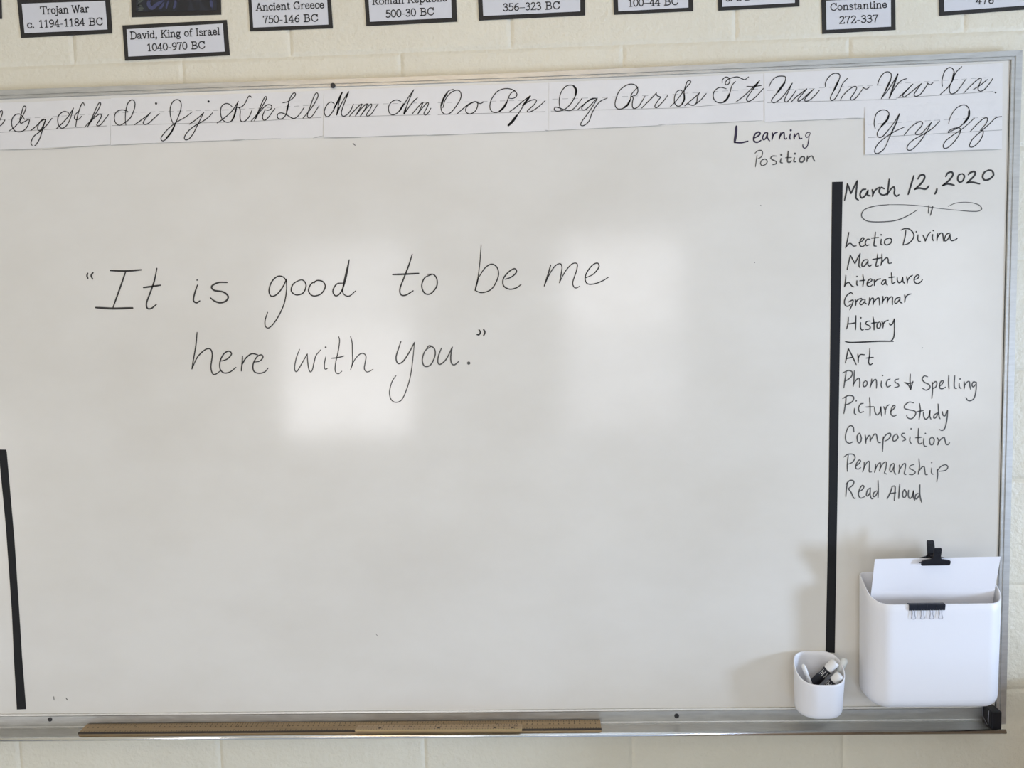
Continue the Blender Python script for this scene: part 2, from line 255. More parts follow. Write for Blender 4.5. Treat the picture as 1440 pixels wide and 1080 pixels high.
 'History': [(231,5709,16392,5701,16275,5680,16185),(231,5846,16424,5843,16289,5841,16167),(231,5692,16275,5772,16282,5847,16298),(231,5932,16296,5929,16215,5951,16161,5983,16164),(231,5935,16381),(230,6101,16319,6042,16310,6025,16267,6075,16239,6107,16202,6076,16170,6013,16168),(230,6153,16390,6172,16272,6174,16155),(230,6128,16279,6226,16289),(230,6270,16297,6229,16258,6230,16194,6271,16189,6295,16248,6270,16297),(230,6314,16305,6338,16250,6333,16187),(230,6334,16247,6367,16300,6429,16325),(230,6448,16266,6466,16238,6506,16261,6535,16344),(230,6539,16348,6541,16218,6539,16075,6519,15985,6470,15941),(278,5659,15955,5757,15935,6007,15938,6274,15946,6523,15938)],
 'Art': [(231,5714,15824,5688,15698,5662,15562),(231,5714,15824,5786,15686,5859,15527),(232,5671,15640,5804,15668),(231,5884,15720,5894,15648,5894,15566),(231,5894,15644,5929,15707,6009,15705),(231,6101,15815,6099,15688,6082,15584,6104,15520,6157,15542),(231,6037,15644,6167,15654)],
 'Phonics & Spelling': [(232,5678,15398,5659,15268,5637,15105),(232,5613,15379,5717,15423,5788,15391,5777,15316,5718,15261,5650,15222),(232,5825,15414,5821,15265,5808,15129),(232,5812,15165,5866,15250,5911,15275,5926,15212,5921,15112),(232,6024,15226,5989,15181,5999,15121,6042,15134,6061,15195,6030,15230),(232,6141,15257,6136,15178,6114,15102),(232,6123,15148,6181,15233,6220,15242,6231,15165,6228,15085),(232,6319,15213,6312,15134,6336,15083),(231,6337,15317),(231,6475,15250,6427,15227,6406,15162,6430,15105,6487,15130),(231,6627,15247,6568,15228,6569,15184,6620,15157,6630,15111,6556,15088),(231,6837,15332,6835,15202,6851,15042),(231,6741,15180,6801,15137,6849,15046),(231,6888,15197,6871,15141,6849,15046),(231,6737,15180,6810,15159,6888,15177),(231,7151,15275,7092,15290,7054,15237,7094,15176,7179,15130,7194,15068,7126,15030,7061,15067),(231,7235,15173,7243,15033,7232,14873),(231,7236,15133,7290,15184,7318,15157,7301,15086,7243,15053),(231,7369,15100,7408,15129,7434,15184,7403,15195,7371,15140,7374,15064,7419,15049,7477,15078),(230,7532,15296,7529,15166,7540,15046),(230,7640,15284,7632,15164,7638,15068,7673,15047),(230,7720,15142,7726,15072,7757,15046),(230,7735,15222),(230,7808,15170,7815,15090,7810,15040),(230,7809,15090,7866,15165,7904,15164,7913,15088,7928,15028),(230,8023,15155,7974,15162,7950,15107,7976,15071,8023,15125),(230,8029,15155,8026,15016,7995,14867,7932,14818,7877,14829,7847,14880)],
 'Picture Study': [(233,5682,14947,5667,14787,5641,14630),(233,5619,14908,5721,14962,5812,14940,5807,14864,5732,14809,5653,14791),(233,5837,14723,5834,14638,5862,14605),(232,5864,14859),(232,5992,14810,5943,14797,5908,14721,5935,14644,6000,14659),(232,6106,14918,6117,14757,6119,14576),(232,6042,14742,6186,14745),(232,6196,14725,6211,14634,6247,14593,6296,14642,6314,14743),(232,6314,14743,6320,14632,6332,14567),(232,6364,14742,6394,14671,6391,14600),(232,6394,14671,6423,14746,6462,14776),(232,6487,14648,6538,14688,6570,14743,6541,14760,6506,14698,6497,14604,6543,14563,6602,14582),(231,6904,14800,6825,14816,6751,14763,6744,14703,6817,14676,6930,14645,6942,14583,6878,14510,6803,14525,6783,14572),(231,7012,14788,7028,14657,7007,14487),(232,6945,14629,7083,14656),(232,7083,14626,7096,14535,7134,14494,7188,14553,7204,14653),(231,7204,14653,7200,14553,7223,14492),(231,7339,14606,7284,14571,7273,14515,7311,14521,7354,14606),(231,7346,14771,7358,14630,7371,14529,7388,14495),(231,7426,14629,7441,14562,7477,14551,7518,14647),(231,7524,14647,7513,14486,7481,14330,7433,14281,7379,14298)],
 'Composition': [(233,5829,14285,5816,14373,5765,14402,5712,14351,5675,14224,5686,14117,5746,14075,5813,14101),(233,5925,14261,5887,14201,5903,14094,5944,14084,5965,14162,5939,14255),(233,6033,14225,6046,14142,6047,14069),(233,6047,14115,6092,14202,6123,14202,6127,14132,6129,14100),(233,6129,14113,6195,14228,6236,14227,6255,14138,6273,14083,6313,14073),(233,6366,14182,6358,14063,6351,13906),(233,6357,14136,6419,14223,6487,14247,6497,14198,6456,14134,6394,14102),(232,6598,14229,6549,14187,6541,14109,6591,14108,6633,14167,6607,14223),(232,6751,14242,6709,14236,6701,14194,6748,14156,6767,14122,6717,14098),(232,6850,14172,6846,14099,6870,14047),(232,6866,14322),(232,7000,14325,6997,14178,6998,14072,7031,14038,7067,14058),(232,6949,14152,7065,14162),(232,7101,14140,7096,14048,7116,13996,7154,13988),(232,7127,14231),(232,7244,14161,7204,14110,7223,14022,7271,14030,7288,14114,7248,14166),(232,7343,14144,7370,14088,7354,14010),(232,7357,14052,7423,14129,7468,14147,7487,14086,7506,14025,7542,14015,7568,14048)],
 'Penmanship': [(210,5730,13854,5713,13706,5715,13549),(211,5646,13819,5721,13869,5817,13867,5855,13805,5803,13718,5714,13679),(211,5867,13648,5926,13689,5955,13744,5920,13754,5878,13685,5871,13605,5922,13591,5958,13618),(210,6020,13719,6021,13627,5995,13534),(210,6008,13590,6074,13714,6115,13723,6116,13625,6115,13536,6157,13531),(210,6228,13678,6228,13595,6211,13521),(210,6220,13567,6273,13673,6316,13700,6318,13621,6301,13547),(210,6304,13575,6371,13690,6423,13708,6418,13601,6395,13512,6437,13485),(210,6560,13686,6510,13654,6488,13566,6517,13528,6560,13616),(210,6570,13672,6564,13546,6599,13477),(210,6660,13651,6670,13577,6653,13494),(210,6658,13541,6723,13656,6773,13673,6769,13575,6754,13487,6785,13468),(210,6929,13655,6870,13638,6853,13587,6922,13545,6955,13507,6905,13466,6842,13472),(209,7017,13764,7029,13607,7008,13469),(210,7012,13515,7074,13603,7115,13606,7129,13532,7141,13465,7175,13461),(209,7250,13585,7248,13496,7277,13464),(209,7248,13683),(209,7352,13564,7363,13453,7348,13324),(209,7353,13527,7415,13606,7500,13641,7545,13598,7505,13537,7389,13518)],
 'Read Aloud': [(234,5716,13336,5699,13206,5691,13076),(235,5689,13308,5761,13378,5830,13367,5822,13297,5732,13224),(235,5735,13224,5790,13149,5833,13049,5869,13045),(234,5935,13165,5994,13206,6021,13261,5988,13281,5945,13220,5921,13113,5963,13043,6035,13070),(234,6142,13231,6092,13199,6066,13106,6093,13082,6138,13152),(234,6138,13231,6136,13105,6159,13034,6189,13030),(234,6251,13174,6201,13137,6193,13071,6234,13079,6278,13173),(234,6276,13372,6283,13195,6280,13038),(257,6539,13256,6504,13136,6448,13022),(257,6539,13256,6589,13246,6586,13097,6578,12986),(257,6487,13114,6604,13134),(257,6674,13290,6666,13151,6659,13022),(257,6765,13192,6733,13141,6734,13061,6767,13042,6800,13112,6770,13187),(257,6837,13176,6831,13087,6857,13022,6902,13054,6927,13165),(257,6927,13165,6926,13054,6952,12988),(257,7009,13114,6968,13081,6960,13020,6993,13016,7037,13089),(257,7043,13274,7041,13126,7056,13018,7080,12943)],
 'scuffs': [(196,-3261,19791,-3223,19752),(141,-9583,9377,-9582,9305),(170,-9341,9346,-9315,9302),(179,4010,17442,4016,17429),(127,7041,15815,7054,15802),(127,4119,18460,4138,18447),(109,-3188,10559,-3162,10516)],
 'opening_quote': [(298,-8352,17569,-8370,17521,-8355,17470),(298,-8250,17577,-8291,17523,-8265,17456)],
 'word_It': [(357,-7917,17605,-7617,17589,-7335,17604),(297,-7625,17590,-7749,17296,-7912,16921),(418,-8244,16925,-7906,16898,-7540,16900),(296,-7034,17625,-7105,17371,-7215,17117,-7272,16978,-7259,16886,-7184,16884,-7085,16955),(327,-7310,17273,-7148,17291,-6985,17309)],
 'word_is': [(296,-6286,17294,-6351,17131,-6377,17011,-6323,16965,-6258,17000),(236,-6288,17386),(324,-5724,17327,-5892,17328,-6019,17262,-5974,17187,-5808,17154,-5719,17071,-5761,16987,-5875,16954,-5985,16993,-6053,17050)],
 'word_good': [(250,-4602,17305,-4661,17398,-4772,17412,-4888,17313,-4944,17150,-4901,17050,-4787,17091,-4669,17234,-4607,17360),(220,-4608,17342,-4618,17123,-4686,16868,-4829,16615,-4966,16471,-5040,16491,-5045,16602,-4989,16755),(249,-4349,17335,-4482,17265,-4525,17139,-4435,17063,-4304,17097,-4243,17223,-4276,17315,-4349,17335),(249,-4035,17319,-4149,17257,-4202,17130,-4121,17037,-3972,17070,-3885,17195,-3925,17295,-4035,17319,-4092,17273),(248,-3557,17259,-3668,17244,-3747,17119,-3696,17026,-3601,17086,-3520,17258,-3455,17493,-3417,17684),(219,-3417,17684,-3495,17421,-3562,17132,-3529,17040,-3437,17019,-3323,17108)],
 'word_to': [(275,-2243,17754,-2312,17557,-2412,17324,-2493,17126,-2478,17017,-2387,17007,-2248,17083),(327,-2619,17391,-2373,17392,-2134,17400),(250,-1897,17372,-2027,17314,-2087,17170,-2037,17034,-1927,17021,-1813,17145,-1801,17282,-1860,17371,-1970,17377)],
 'word_be': [(174,-965,17888,-995,17593,-1039,17306,-1101,17061),(275,-1033,17287,-1101,17061),(225,-1101,17061,-975,17014,-790,17082,-668,17296,-678,17459,-778,17533,-907,17465,-1021,17305),(249,-538,17249,-420,17289,-327,17377,-362,17439,-472,17381,-574,17257,-570,17130,-462,17066,-334,17088,-249,17147)],
 'word_me': [(248,304,17486,253,17326,176,17104),(199,176,17104,271,17307,383,17466,475,17507,510,17445,489,17301,457,17158),(199,457,17158,562,17353,692,17494,789,17495,773,17366,704,17169,720,17079,767,17056,829,17087),(223,940,17235,1086,17303,1186,17427,1162,17499,1071,17466,968,17343,929,17218,975,17126,1101,17123,1247,17173,1356,17235)],
 'word_here': [(243,-6343,16413,-6379,16173,-6439,15914,-6480,15729),(244,-6480,15729,-6362,15950,-6204,16087,-6106,16092,-6078,15980,-6116,15758,-6086,15627,-6022,15626,-5944,15680),(257,-5922,15865,-5800,15900,-5713,15990,-5755,16047,-5851,16005,-5934,15865,-5942,15717,-5871,15641,-5757,15657,-5640,15740),(256,-5505,15948,-5519,15819,-5542,15671),(257,-5525,15782,-5443,15910,-5327,15989,-5215,15967),(243,-5297,15832,-5184,15848,-5117,15921,-5152,15966,-5236,15923,-5310,15795,-5306,15665,-5214,15619,-5100,15642,-5029,15715)],
 'word_with': [(201,-4419,16050,-4484,15902,-4527,15735,-4522,15650,-4483,15643,-4406,15758,-4322,15892,-4277,15962),(201,-4277,15962,-4278,15846,-4265,15690,-4236,15624,-4195,15662,-4156,15804,-4111,15932,-4022,16031),(201,-3930,15902,-3961,15786,-3965,15689,-3940,15667,-3906,15688),(301,-3926,16077),(200,-3673,16270,-3659,16193,-3690,16013,-3745,15807,-3767,15665,-3747,15594,-3695,15580,-3639,15624),(241,-3827,15870,-3709,15878,-3588,15907),(200,-3452,16265,-3425,16149,-3426,15955,-3433,15774,-3475,15646),(201,-3448,15723,-3385,15838,-3290,15933,-3218,15944,-3175,15885,-3200,15756,-3216,15666,-3186,15607,-3134,15602,-3052,15646)],
 'word_you': [(253,-2509,16151,-2570,15994,-2613,15848,-2579,15744,-2486,15778,-2369,15934,-2259,16126),(189,-2259,16126,-2290,15877,-2345,15546,-2421,15289,-2529,15068,-2643,15015,-2734,15073,-2758,15222,-2703,15406,-2625,15515),(252,-1940,16053,-2065,15964,-2122,15799,-2082,15680,-1970,15704,-1883,15867,-1887,15996,-1977,16061,-2034,16011),(252,-1757,16011,-1817,15866,-1832,15748,-1785,15710,-1671,15807,-1554,16025),(252,-1554,16025,-1588,15860,-1581,15732,-1527,15693,-1444,15754),(504,-1257,15720)],
 'closing_quote': [(301,-1048,16335,-1024,16287,-1051,16244,-1088,16245),(301,-964,16340,-940,16285,-967,16220)]}
CARD = [
 {'name': 'name_card','cat': 'name card','label': 'white name card on black backing reading Trojan War c. 1194-1184 BC','outer': [(-9440,22632),(-7701,22631),(-7697,21963),(-9418,21941)],'inner': [(-9356,22546),(-7790,22543),(-7779,22032),(-9341,22020)],'text': [(128,-9007,22477,-8896,22477),(199,-8952,22477,-8951,22349),(128,-8974,22349,-8928,22349),(199,-9007,22477,-9007,22454),(199,-8896,22477,-8896,22454),(199,-8868,22434,-8867,22349),(128,-8886,22349,-8843,22349),(128,-8886,22434,-8868,22434),(199,-8868,22403,-8853,22426,-8835,22437,-8820,22429),(199,-8734,22393,-8741,22419,-8757,22435,-8778,22435,-8795,22419,-8801,22393,-8795,22367,-8778,22352,-8757,22352,-8740,22368,-8734,22393),(199,-8693,22435,-8692,22334,-8705,22314,-8727,22316),(128,-8711,22435,-8693,22435),(257,-8694,22468),(199,-8659,22419,-8641,22436,-8620,22434,-8611,22414,-8611,22363,-8602,22351,-8586,22353),(199,-8612,22402,-8639,22398,-8659,22382,-8659,22363,-8643,22350,-8625,22358,-8612,22376),(199,-8560,22435,-8560,22350),(128,-8577,22350,-8542,22350),(128,-8577,22435,-8560,22435),(199,-8560,22408,-8542,22433,-8523,22437,-8508,22425,-8506,22402,-8506,22351),(128,-8521,22350,-8485,22351),(199,-8409,22479,-8376,22351),(199,-8376,22351,-8344,22467),(199,-8344,22467,-8315,22351),(199,-8315,22351,-8282,22480),(128,-8422,22479,-8389,22480),(128,-8299,22480,-8266,22480),(128,-8357,22473,-8334,22473),(199,-8250,22421,-8232,22438,-8211,22435,-8202,22416,-8202,22365,-8193,22353,-8177,22355),(199,-8204,22403,-8231,22399,-8250,22384,-8250,22364,-8234,22352,-8216,22359,-8203,22378),(199,-8151,22437,-8150,22352),(128,-8168,22352,-8126,22352),(128,-8169,22437,-8151,22437),(199,-8150,22406,-8136,22429,-8118,22440,-8103,22432),(195,-9201,22172,-9213,22189,-9236,22194,-9261,22180,-9272,22151,-9261,22121,-9235,22109,-9211,22115,-9194,22129),(195,-9199,22190,-9199,22169),(252,-9164,22115),(195,-9012,22236,-9012,22110),(126,-9040,22109,-8983,22110),(195,-9041,22217,-9012,22236),(195,-8914,22236,-8914,22110),(126,-8942,22110,-8885,22110),(195,-8943,22217,-8914,22236),(195,-8784,22193,-8803,22166,-8832,22166,-8851,22186,-8848,22218,-8819,22237,-8791,22224,-8781,22193,-8787,22148,-8811,22117,-8842,22110),(195,-8699,22237,-8757,22146),(126,-8757,22146,-8670,22146),(195,-8699,22237,-8698,22111),(126,-8720,22111,-8676,22111),(126,-8648,22154,-8603,22154),(195,-8537,22238,-8537,22112),(126,-8565,22112,-8508,22112),(195,-8566,22219,-8537,22238),(195,-8439,22238,-8439,22112),(126,-8467,22112,-8410,22112),(195,-8468,22219,-8439,22238),(195,-8342,22179,-8369,22193,-8371,22221,-8343,22239,-8314,22221,-8315,22196,-8342,22179,-8375,22158,-8375,22128,-8342,22113,-8307,22128,-8307,22158,-8342,22179),(195,-8224,22239,-8282,22148),(126,-8282,22148,-8195,22148),(195,-8224,22239,-8223,22113),(126,-8245,22113,-8201,22113),(195,-8088,22240,-8087,22114),(195,-8110,22240,-8048,22240,-8019,22227,-8019,22195,-8048,22181,-8087,22180),(195,-8048,22181,-8010,22167,-8008,22132,-8043,22114,-8109,22114),(195,-7866,22203,-7886,22232,-7915,22241,-7953,22223,-7972,22177,-7953,22132,-7914,22114,-7883,22122,-7861,22146),(195,-7866,22241,-7866,22203)]},
 {'name': 'name_card','cat': 'name card','label': 'white name card on black backing reading David,King of Israel 1040-970 BC,hung lowest','outer': [(-7496,22094),(-5545,22122),(-5521,21493),(-7487,21465)],'inner': [(-7418,22020),(-5619,22059),(-5609,21558),(-7415,21531)],'text': [(194,-7331,21969,-7330,21844),(194,-7350,21969,-7297,21969,-7259,21952,-7245,21907,-7258,21862,-7296,21844,-7349,21843),(194,-7215,21913,-7196,21929,-7175,21927,-7165,21908,-7164,21858,-7155,21847,-7139,21848),(194,-7166,21896,-7195,21892,-7215,21876,-7215,21858,-7198,21845,-7179,21853,-7166,21871),(194,-7121,21929,-7088,21846),(194,-7088,21846,-7058,21930),(125,-7134,21929,-7104,21929),(125,-7073,21929,-7043,21930),(194,-7018,21930,-7017,21847),(125,-7037,21847,-6995,21848),(125,-7037,21930,-7018,21930),(250,-7019,21963),(194,-6913,21890,-6919,21914,-6937,21929,-6957,21929,-6974,21913,-6980,21889,-6974,21865,-6957,21850,-6936,21850,-6919,21866,-6913,21890),(194,-6915,21974,-6914,21849),(125,-6934,21974,-6915,21974),(125,-6914,21849,-6893,21849),(250,-6869,21855),(194,-6866,21854,-6866,21837,-6878,21824),(194,-6760,21976,-6759,21850),(125,-6779,21975,-6740,21976),(125,-6778,21850,-6739,21851),(194,-6686,21976,-6760,21903),(194,-6734,21926,-6682,21851),(125,-6702,21976,-6670,21977),(125,-6698,21851,-6663,21851),(194,-6634,21935,-6633,21852),(125,-6653,21852,-6611,21852),(125,-6653,21934,-6634,21935),(250,-6636,21967),(194,-6585,21935,-6584,21852),(125,-6602,21852,-6565,21853),(125,-6603,21935,-6585,21935),(194,-6585,21909,-6566,21933,-6546,21937,-6531,21926,-6528,21903,-6527,21853),(125,-6543,21853,-6505,21853),(194,-6433,21908,-6438,21926,-6452,21936,-6469,21936,-6482,21925,-6487,21907,-6482,21890,-6468,21879,-6451,21879,-6438,21890,-6433,21908),(194,-6473,21879,-6484,21864,-6459,21858,-6430,21852,-6424,21834,-6445,21819,-6475,21820,-6489,21835,-6473,21854),(194,-6440,21929,-6420,21935),(194,-6266,21899,-6273,21924,-6291,21939,-6313,21939,-6330,21923,-6337,21898,-6330,21873,-6312,21858,-6290,21858,-6272,21874,-6266,21899),(194,-6225,21857,-6226,21951,-6215,21978,-6192,21976),(125,-6245,21935,-6199,21936),(125,-6244,21856,-6203,21857),(194,-6103,21983,-6102,21858),(125,-6125,21983,-6081,21984),(125,-6123,21858,-6080,21858),(194,-6007,21927,-6029,21944,-6052,21936,-6053,21918,-6029,21904,-6004,21891,-6005,21868,-6032,21859,-6058,21871),(194,-5968,21942,-5967,21860),(125,-5986,21859,-5942,21860),(125,-5987,21942,-5968,21942),(194,-5968,21912,-5953,21935,-5934,21945,-5918,21938),(194,-5896,21928,-5877,21945,-5856,21942,-5846,21924,-5845,21874,-5836,21862,-5820,21864),(194,-5847,21911,-5876,21907,-5896,21892,-5896,21873,-5879,21861,-5860,21868,-5847,21886),(194,-5801,21907,-5741,21909),(194,-5741,21909,-5751,21937,-5773,21947,-5796,21932,-5804,21903,-5794,21874,-5771,21862,-5750,21868,-5738,21882),(194,-5702,21988,-5700,21863),(125,-5721,21863,-5680,21863),(125,-5721,21988,-5702,21988),(194,-7009,21743,-7007,21618),(125,-7035,21618,-6980,21618),(194,-7036,21724,-7009,21743),(194,-6875,21682,-6882,21718,-6902,21741,-6926,21741,-6945,21718,-6952,21681,-6944,21644,-6925,21622,-6901,21622,-6882,21645,-6875,21682),(194,-6798,21745,-6854,21654),(125,-6854,21654,-6769,21655),(194,-6798,21745,-6797,21620),(125,-6818,21620,-6775,21620),(194,-6673,21683,-6681,21720,-6700,21743,-6724,21743,-6743,21720,-6751,21683,-6743,21646,-6723,21623,-6699,21624,-6680,21647,-6673,21683),(125,-6648,21664,-6605,21664),(194,-6509,21704,-6527,21677,-6555,21677,-6574,21697,-6571,21728,-6543,21747,-6515,21735,-6506,21704,-6511,21660,-6534,21628,-6565,21622),(125,-6481,21748,-6405,21748),(194,-6405,21748,-6434,21692,-6449,21623),(194,-6481,21748,-6481,21730),(194,-6307,21687,-6315,21723,-6334,21746,-6358,21746,-6377,21723,-6384,21686,-6377,21649,-6357,21627,-6333,21627,-6314,21650,-6307,21687),(194,-6199,21750,-6198,21625),(194,-6221,21750,-6160,21750,-6132,21738,-6132,21706,-6160,21692,-6198,21691),(194,-6160,21692,-6122,21678,-6120,21643,-6154,21625,-6219,21625),(194,-5981,21714,-6002,21743,-6030,21752,-6067,21734,-6085,21688,-6066,21643,-6029,21626,-5998,21634,-5976,21658),(194,-5982,21752,-5981,21714)]},
 {'name': 'name_card','cat': 'name card','label': 'white name card on black backing reading Ancient Greece 750-146 BC','outer': [(-5126,22586),(-3606,22580),(-3588,21906),(-5120,21908)],'inner': [(-5065,22512),(-3671,22511),(-3666,21970),(-5055,21967)],'text': [(195,-4975,22264,-4930,22391),(195,-4930,22391,-4885,22264),(126,-4959,22308,-4901,22308),(126,-4992,22264,-4956,22264),(126,-4904,22264,-4865,22264),(195,-4841,22348,-4841,22264),(126,-4858,22264,-4821,22264),(126,-4859,22348,-4841,22348),(195,-4841,22321,-4821,22345,-4801,22349,-4786,22338,-4783,22315,-4783,22264),(126,-4799,22264,-4761,22264),(195,-4684,22328,-4695,22345,-4714,22350,-4736,22336,-4746,22307,-4736,22277,-4714,22264,-4694,22271,-4678,22285),(195,-4683,22345,-4683,22325),(195,-4645,22348,-4645,22264),(126,-4666,22264,-4623,22264),(126,-4665,22348,-4645,22348),(252,-4647,22381),(195,-4604,22310,-4544,22311),(195,-4544,22311,-4553,22340,-4575,22350,-4599,22335,-4607,22306,-4597,22277,-4574,22264,-4553,22271,-4541,22285),(195,-4505,22348,-4505,22264),(126,-4523,22264,-4486,22264),(126,-4523,22348,-4505,22348),(195,-4505,22321,-4486,22345,-4465,22349,-4450,22338,-4448,22315,-4447,22264),(126,-4464,22264,-4426,22264),(195,-4393,22376,-4393,22283,-4382,22265,-4362,22275),(126,-4412,22348,-4365,22348),(195,-4192,22353,-4210,22382,-4235,22391,-4267,22373,-4284,22328,-4267,22282,-4234,22265,-4207,22270,-4190,22282),(195,-4192,22391,-4192,22353),(195,-4190,22315,-4190,22271),(126,-4215,22316,-4168,22316),(195,-4140,22348,-4140,22265),(126,-4159,22265,-4113,22265),(126,-4159,22348,-4140,22348),(195,-4140,22318,-4125,22340,-4105,22351,-4089,22343),(195,-4067,22310,-4006,22311),(195,-4006,22311,-4016,22341,-4038,22351,-4061,22335,-4070,22306,-4060,22277,-4037,22265,-4016,22271,-4004,22285),(195,-3976,22310,-3916,22312),(195,-3916,22312,-3925,22341,-3947,22351,-3971,22335,-3979,22306,-3969,22277,-3946,22265,-3925,22271,-3913,22285),(195,-3828,22328,-3839,22346,-3858,22351,-3880,22337,-3889,22308,-3880,22277,-3858,22265,-3837,22271,-3822,22285),(195,-3826,22346,-3826,22325),(195,-3800,22310,-3740,22312),(195,-3740,22312,-3749,22341,-3771,22351,-3795,22336,-3803,22307,-3793,22277,-3770,22265,-3749,22271,-3737,22285),(123,-4859,22160,-4780,22160),(191,-4780,22160,-4811,22104,-4827,22036),(191,-4859,22160,-4859,22143),(123,-4689,22160,-4744,22160),(191,-4744,22160,-4749,22105),(191,-4749,22105,-4721,22115,-4689,22100,-4685,22073,-4702,22043,-4734,22036,-4758,22048),(191,-4581,22098,-4588,22134,-4608,22157,-4633,22157,-4653,22134,-4661,22098,-4653,22061,-4633,22039,-4608,22039,-4588,22061,-4581,22098),(123,-4555,22078,-4510,22078),(191,-4443,22159,-4443,22035),(123,-4472,22035,-4414,22035),(191,-4472,22141,-4443,22159),(191,-4328,22159,-4387,22070),(123,-4387,22070,-4299,22070),(191,-4328,22159,-4328,22035),(123,-4350,22035,-4305,22035),(191,-4209,22155,-4244,22140,-4270,22103,-4273,22066,-4254,22039,-4225,22037,-4205,22060,-4209,22090,-4236,22103,-4265,22087),(191,-4087,22158,-4088,22034),(191,-4110,22158,-4047,22158,-4019,22146,-4019,22114,-4048,22100,-4088,22100),(191,-4048,22100,-4009,22086,-4008,22052,-4043,22034,-4110,22035),(191,-3863,22121,-3884,22149,-3913,22158,-3951,22141,-3971,22096,-3952,22051,-3913,22034,-3881,22041,-3859,22065),(191,-3863,22158,-3863,22121)]},
 {'name': 'name_card','cat': 'name card','label': 'white name card on black backing reading Roman Republic 500-30 BC','outer': [(-2989,22607),(-1312,22606),(-1304,21941),(-2971,21921)],'inner': [(-2914,22527),(-1399,22533),(-1400,22008),(-2899,21993)],'text': [(194,-2822,22417,-2820,22292),(125,-2840,22291,-2799,22292),(194,-2841,22416,-2787,22417,-2759,22405,-2759,22367,-2786,22355,-2821,22354),(194,-2786,22355,-2744,22292),(125,-2750,22292,-2722,22293),(194,-2636,22336,-2644,22361,-2662,22376,-2684,22376,-2702,22360,-2708,22335,-2701,22310,-2683,22295,-2661,22295,-2643,22311,-2636,22336),(194,-2601,22377,-2600,22294),(125,-2618,22294,-2580,22294),(125,-2619,22376,-2601,22377),(194,-2600,22350,-2584,22374,-2567,22378,-2554,22367,-2550,22345,-2550,22295),(125,-2564,22294,-2533,22295),(194,-2551,22351,-2534,22375,-2515,22379,-2501,22368,-2498,22345,-2497,22295),(125,-2511,22295,-2475,22295),(194,-2451,22363,-2432,22380,-2409,22377,-2400,22359,-2399,22309,-2389,22298,-2373,22299),(194,-2401,22346,-2430,22342,-2450,22327,-2450,22308,-2433,22296,-2414,22304,-2400,22321),(194,-2346,22379,-2345,22297),(125,-2363,22297,-2325,22297),(125,-2364,22379,-2346,22379),(194,-2345,22353,-2326,22377,-2305,22381,-2290,22370,-2287,22348,-2287,22297),(125,-2303,22297,-2264,22298),(194,-2174,22424,-2173,22299),(125,-2192,22299,-2152,22299),(194,-2194,22424,-2140,22424,-2112,22412,-2111,22375,-2139,22362,-2174,22361),(194,-2139,22362,-2097,22300),(125,-2102,22300,-2074,22300),(194,-2058,22345,-1997,22347),(194,-1997,22347,-2007,22376,-2030,22385,-2053,22370,-2061,22341,-2051,22313,-2027,22300,-2007,22307,-1994,22321),(194,-1959,22384,-1958,22264),(125,-1977,22384,-1959,22384),(125,-1976,22263,-1935,22264),(194,-1889,22343,-1896,22368,-1914,22383,-1935,22383,-1952,22368,-1958,22342,-1952,22317,-1934,22302,-1913,22302,-1895,22318,-1889,22343),(194,-1855,22385,-1854,22321,-1839,22304,-1817,22308,-1796,22330),(194,-1797,22386,-1796,22303),(125,-1873,22385,-1855,22385),(125,-1815,22385,-1797,22386),(125,-1796,22303,-1775,22303),(194,-1747,22429,-1746,22303),(125,-1764,22428,-1747,22429),(194,-1677,22346,-1684,22371,-1701,22386,-1723,22386,-1740,22370,-1746,22345,-1739,22320,-1722,22305,-1701,22305,-1683,22320,-1677,22346),(194,-1641,22430,-1639,22305),(125,-1660,22304,-1618,22305),(125,-1660,22430,-1641,22430),(194,-1587,22388,-1586,22305),(125,-1607,22305,-1564,22306),(125,-1607,22388,-1587,22388),(250,-1589,22420),(194,-1487,22369,-1499,22386,-1518,22391,-1540,22377,-1550,22348,-1539,22318,-1517,22306,-1496,22313,-1481,22326),(194,-1486,22386,-1486,22366),(125,-2529,22183,-2582,22182),(194,-2582,22182,-2586,22127),(194,-2586,22127,-2560,22138,-2528,22123,-2523,22096,-2540,22065,-2571,22057,-2594,22069),(194,-2423,22123,-2431,22159,-2451,22182,-2475,22181,-2494,22158,-2500,22121,-2492,22084,-2473,22062,-2449,22063,-2430,22086,-2423,22123),(194,-2324,22124,-2332,22161,-2351,22183,-2375,22183,-2394,22160,-2401,22123,-2393,22086,-2373,22064,-2349,22064,-2330,22087,-2324,22124),(125,-2298,22105,-2255,22105),(194,-2225,22170,-2207,22189,-2176,22183,-2166,22158,-2181,22136,-2203,22130),(194,-2203,22130,-2170,22125,-2156,22098,-2174,22071,-2205,22064,-2228,22078),(194,-2057,22129,-2065,22166,-2085,22188,-2109,22188,-2128,22165,-2134,22128,-2126,22091,-2107,22069,-2083,22069,-2064,22092,-2057,22129),(194,-1949,22194,-1947,22068),(194,-1971,22193,-1911,22194,-1883,22182,-1882,22150,-1910,22135,-1948,22135),(194,-1910,22135,-1872,22122,-1870,22087,-1904,22069,-1969,22068),(194,-1732,22160,-1752,22188,-1780,22197,-1817,22178,-1835,22133,-1816,22088,-1778,22071,-1747,22079,-1726,22104),(194,-1732,22197,-1732,22160)]},
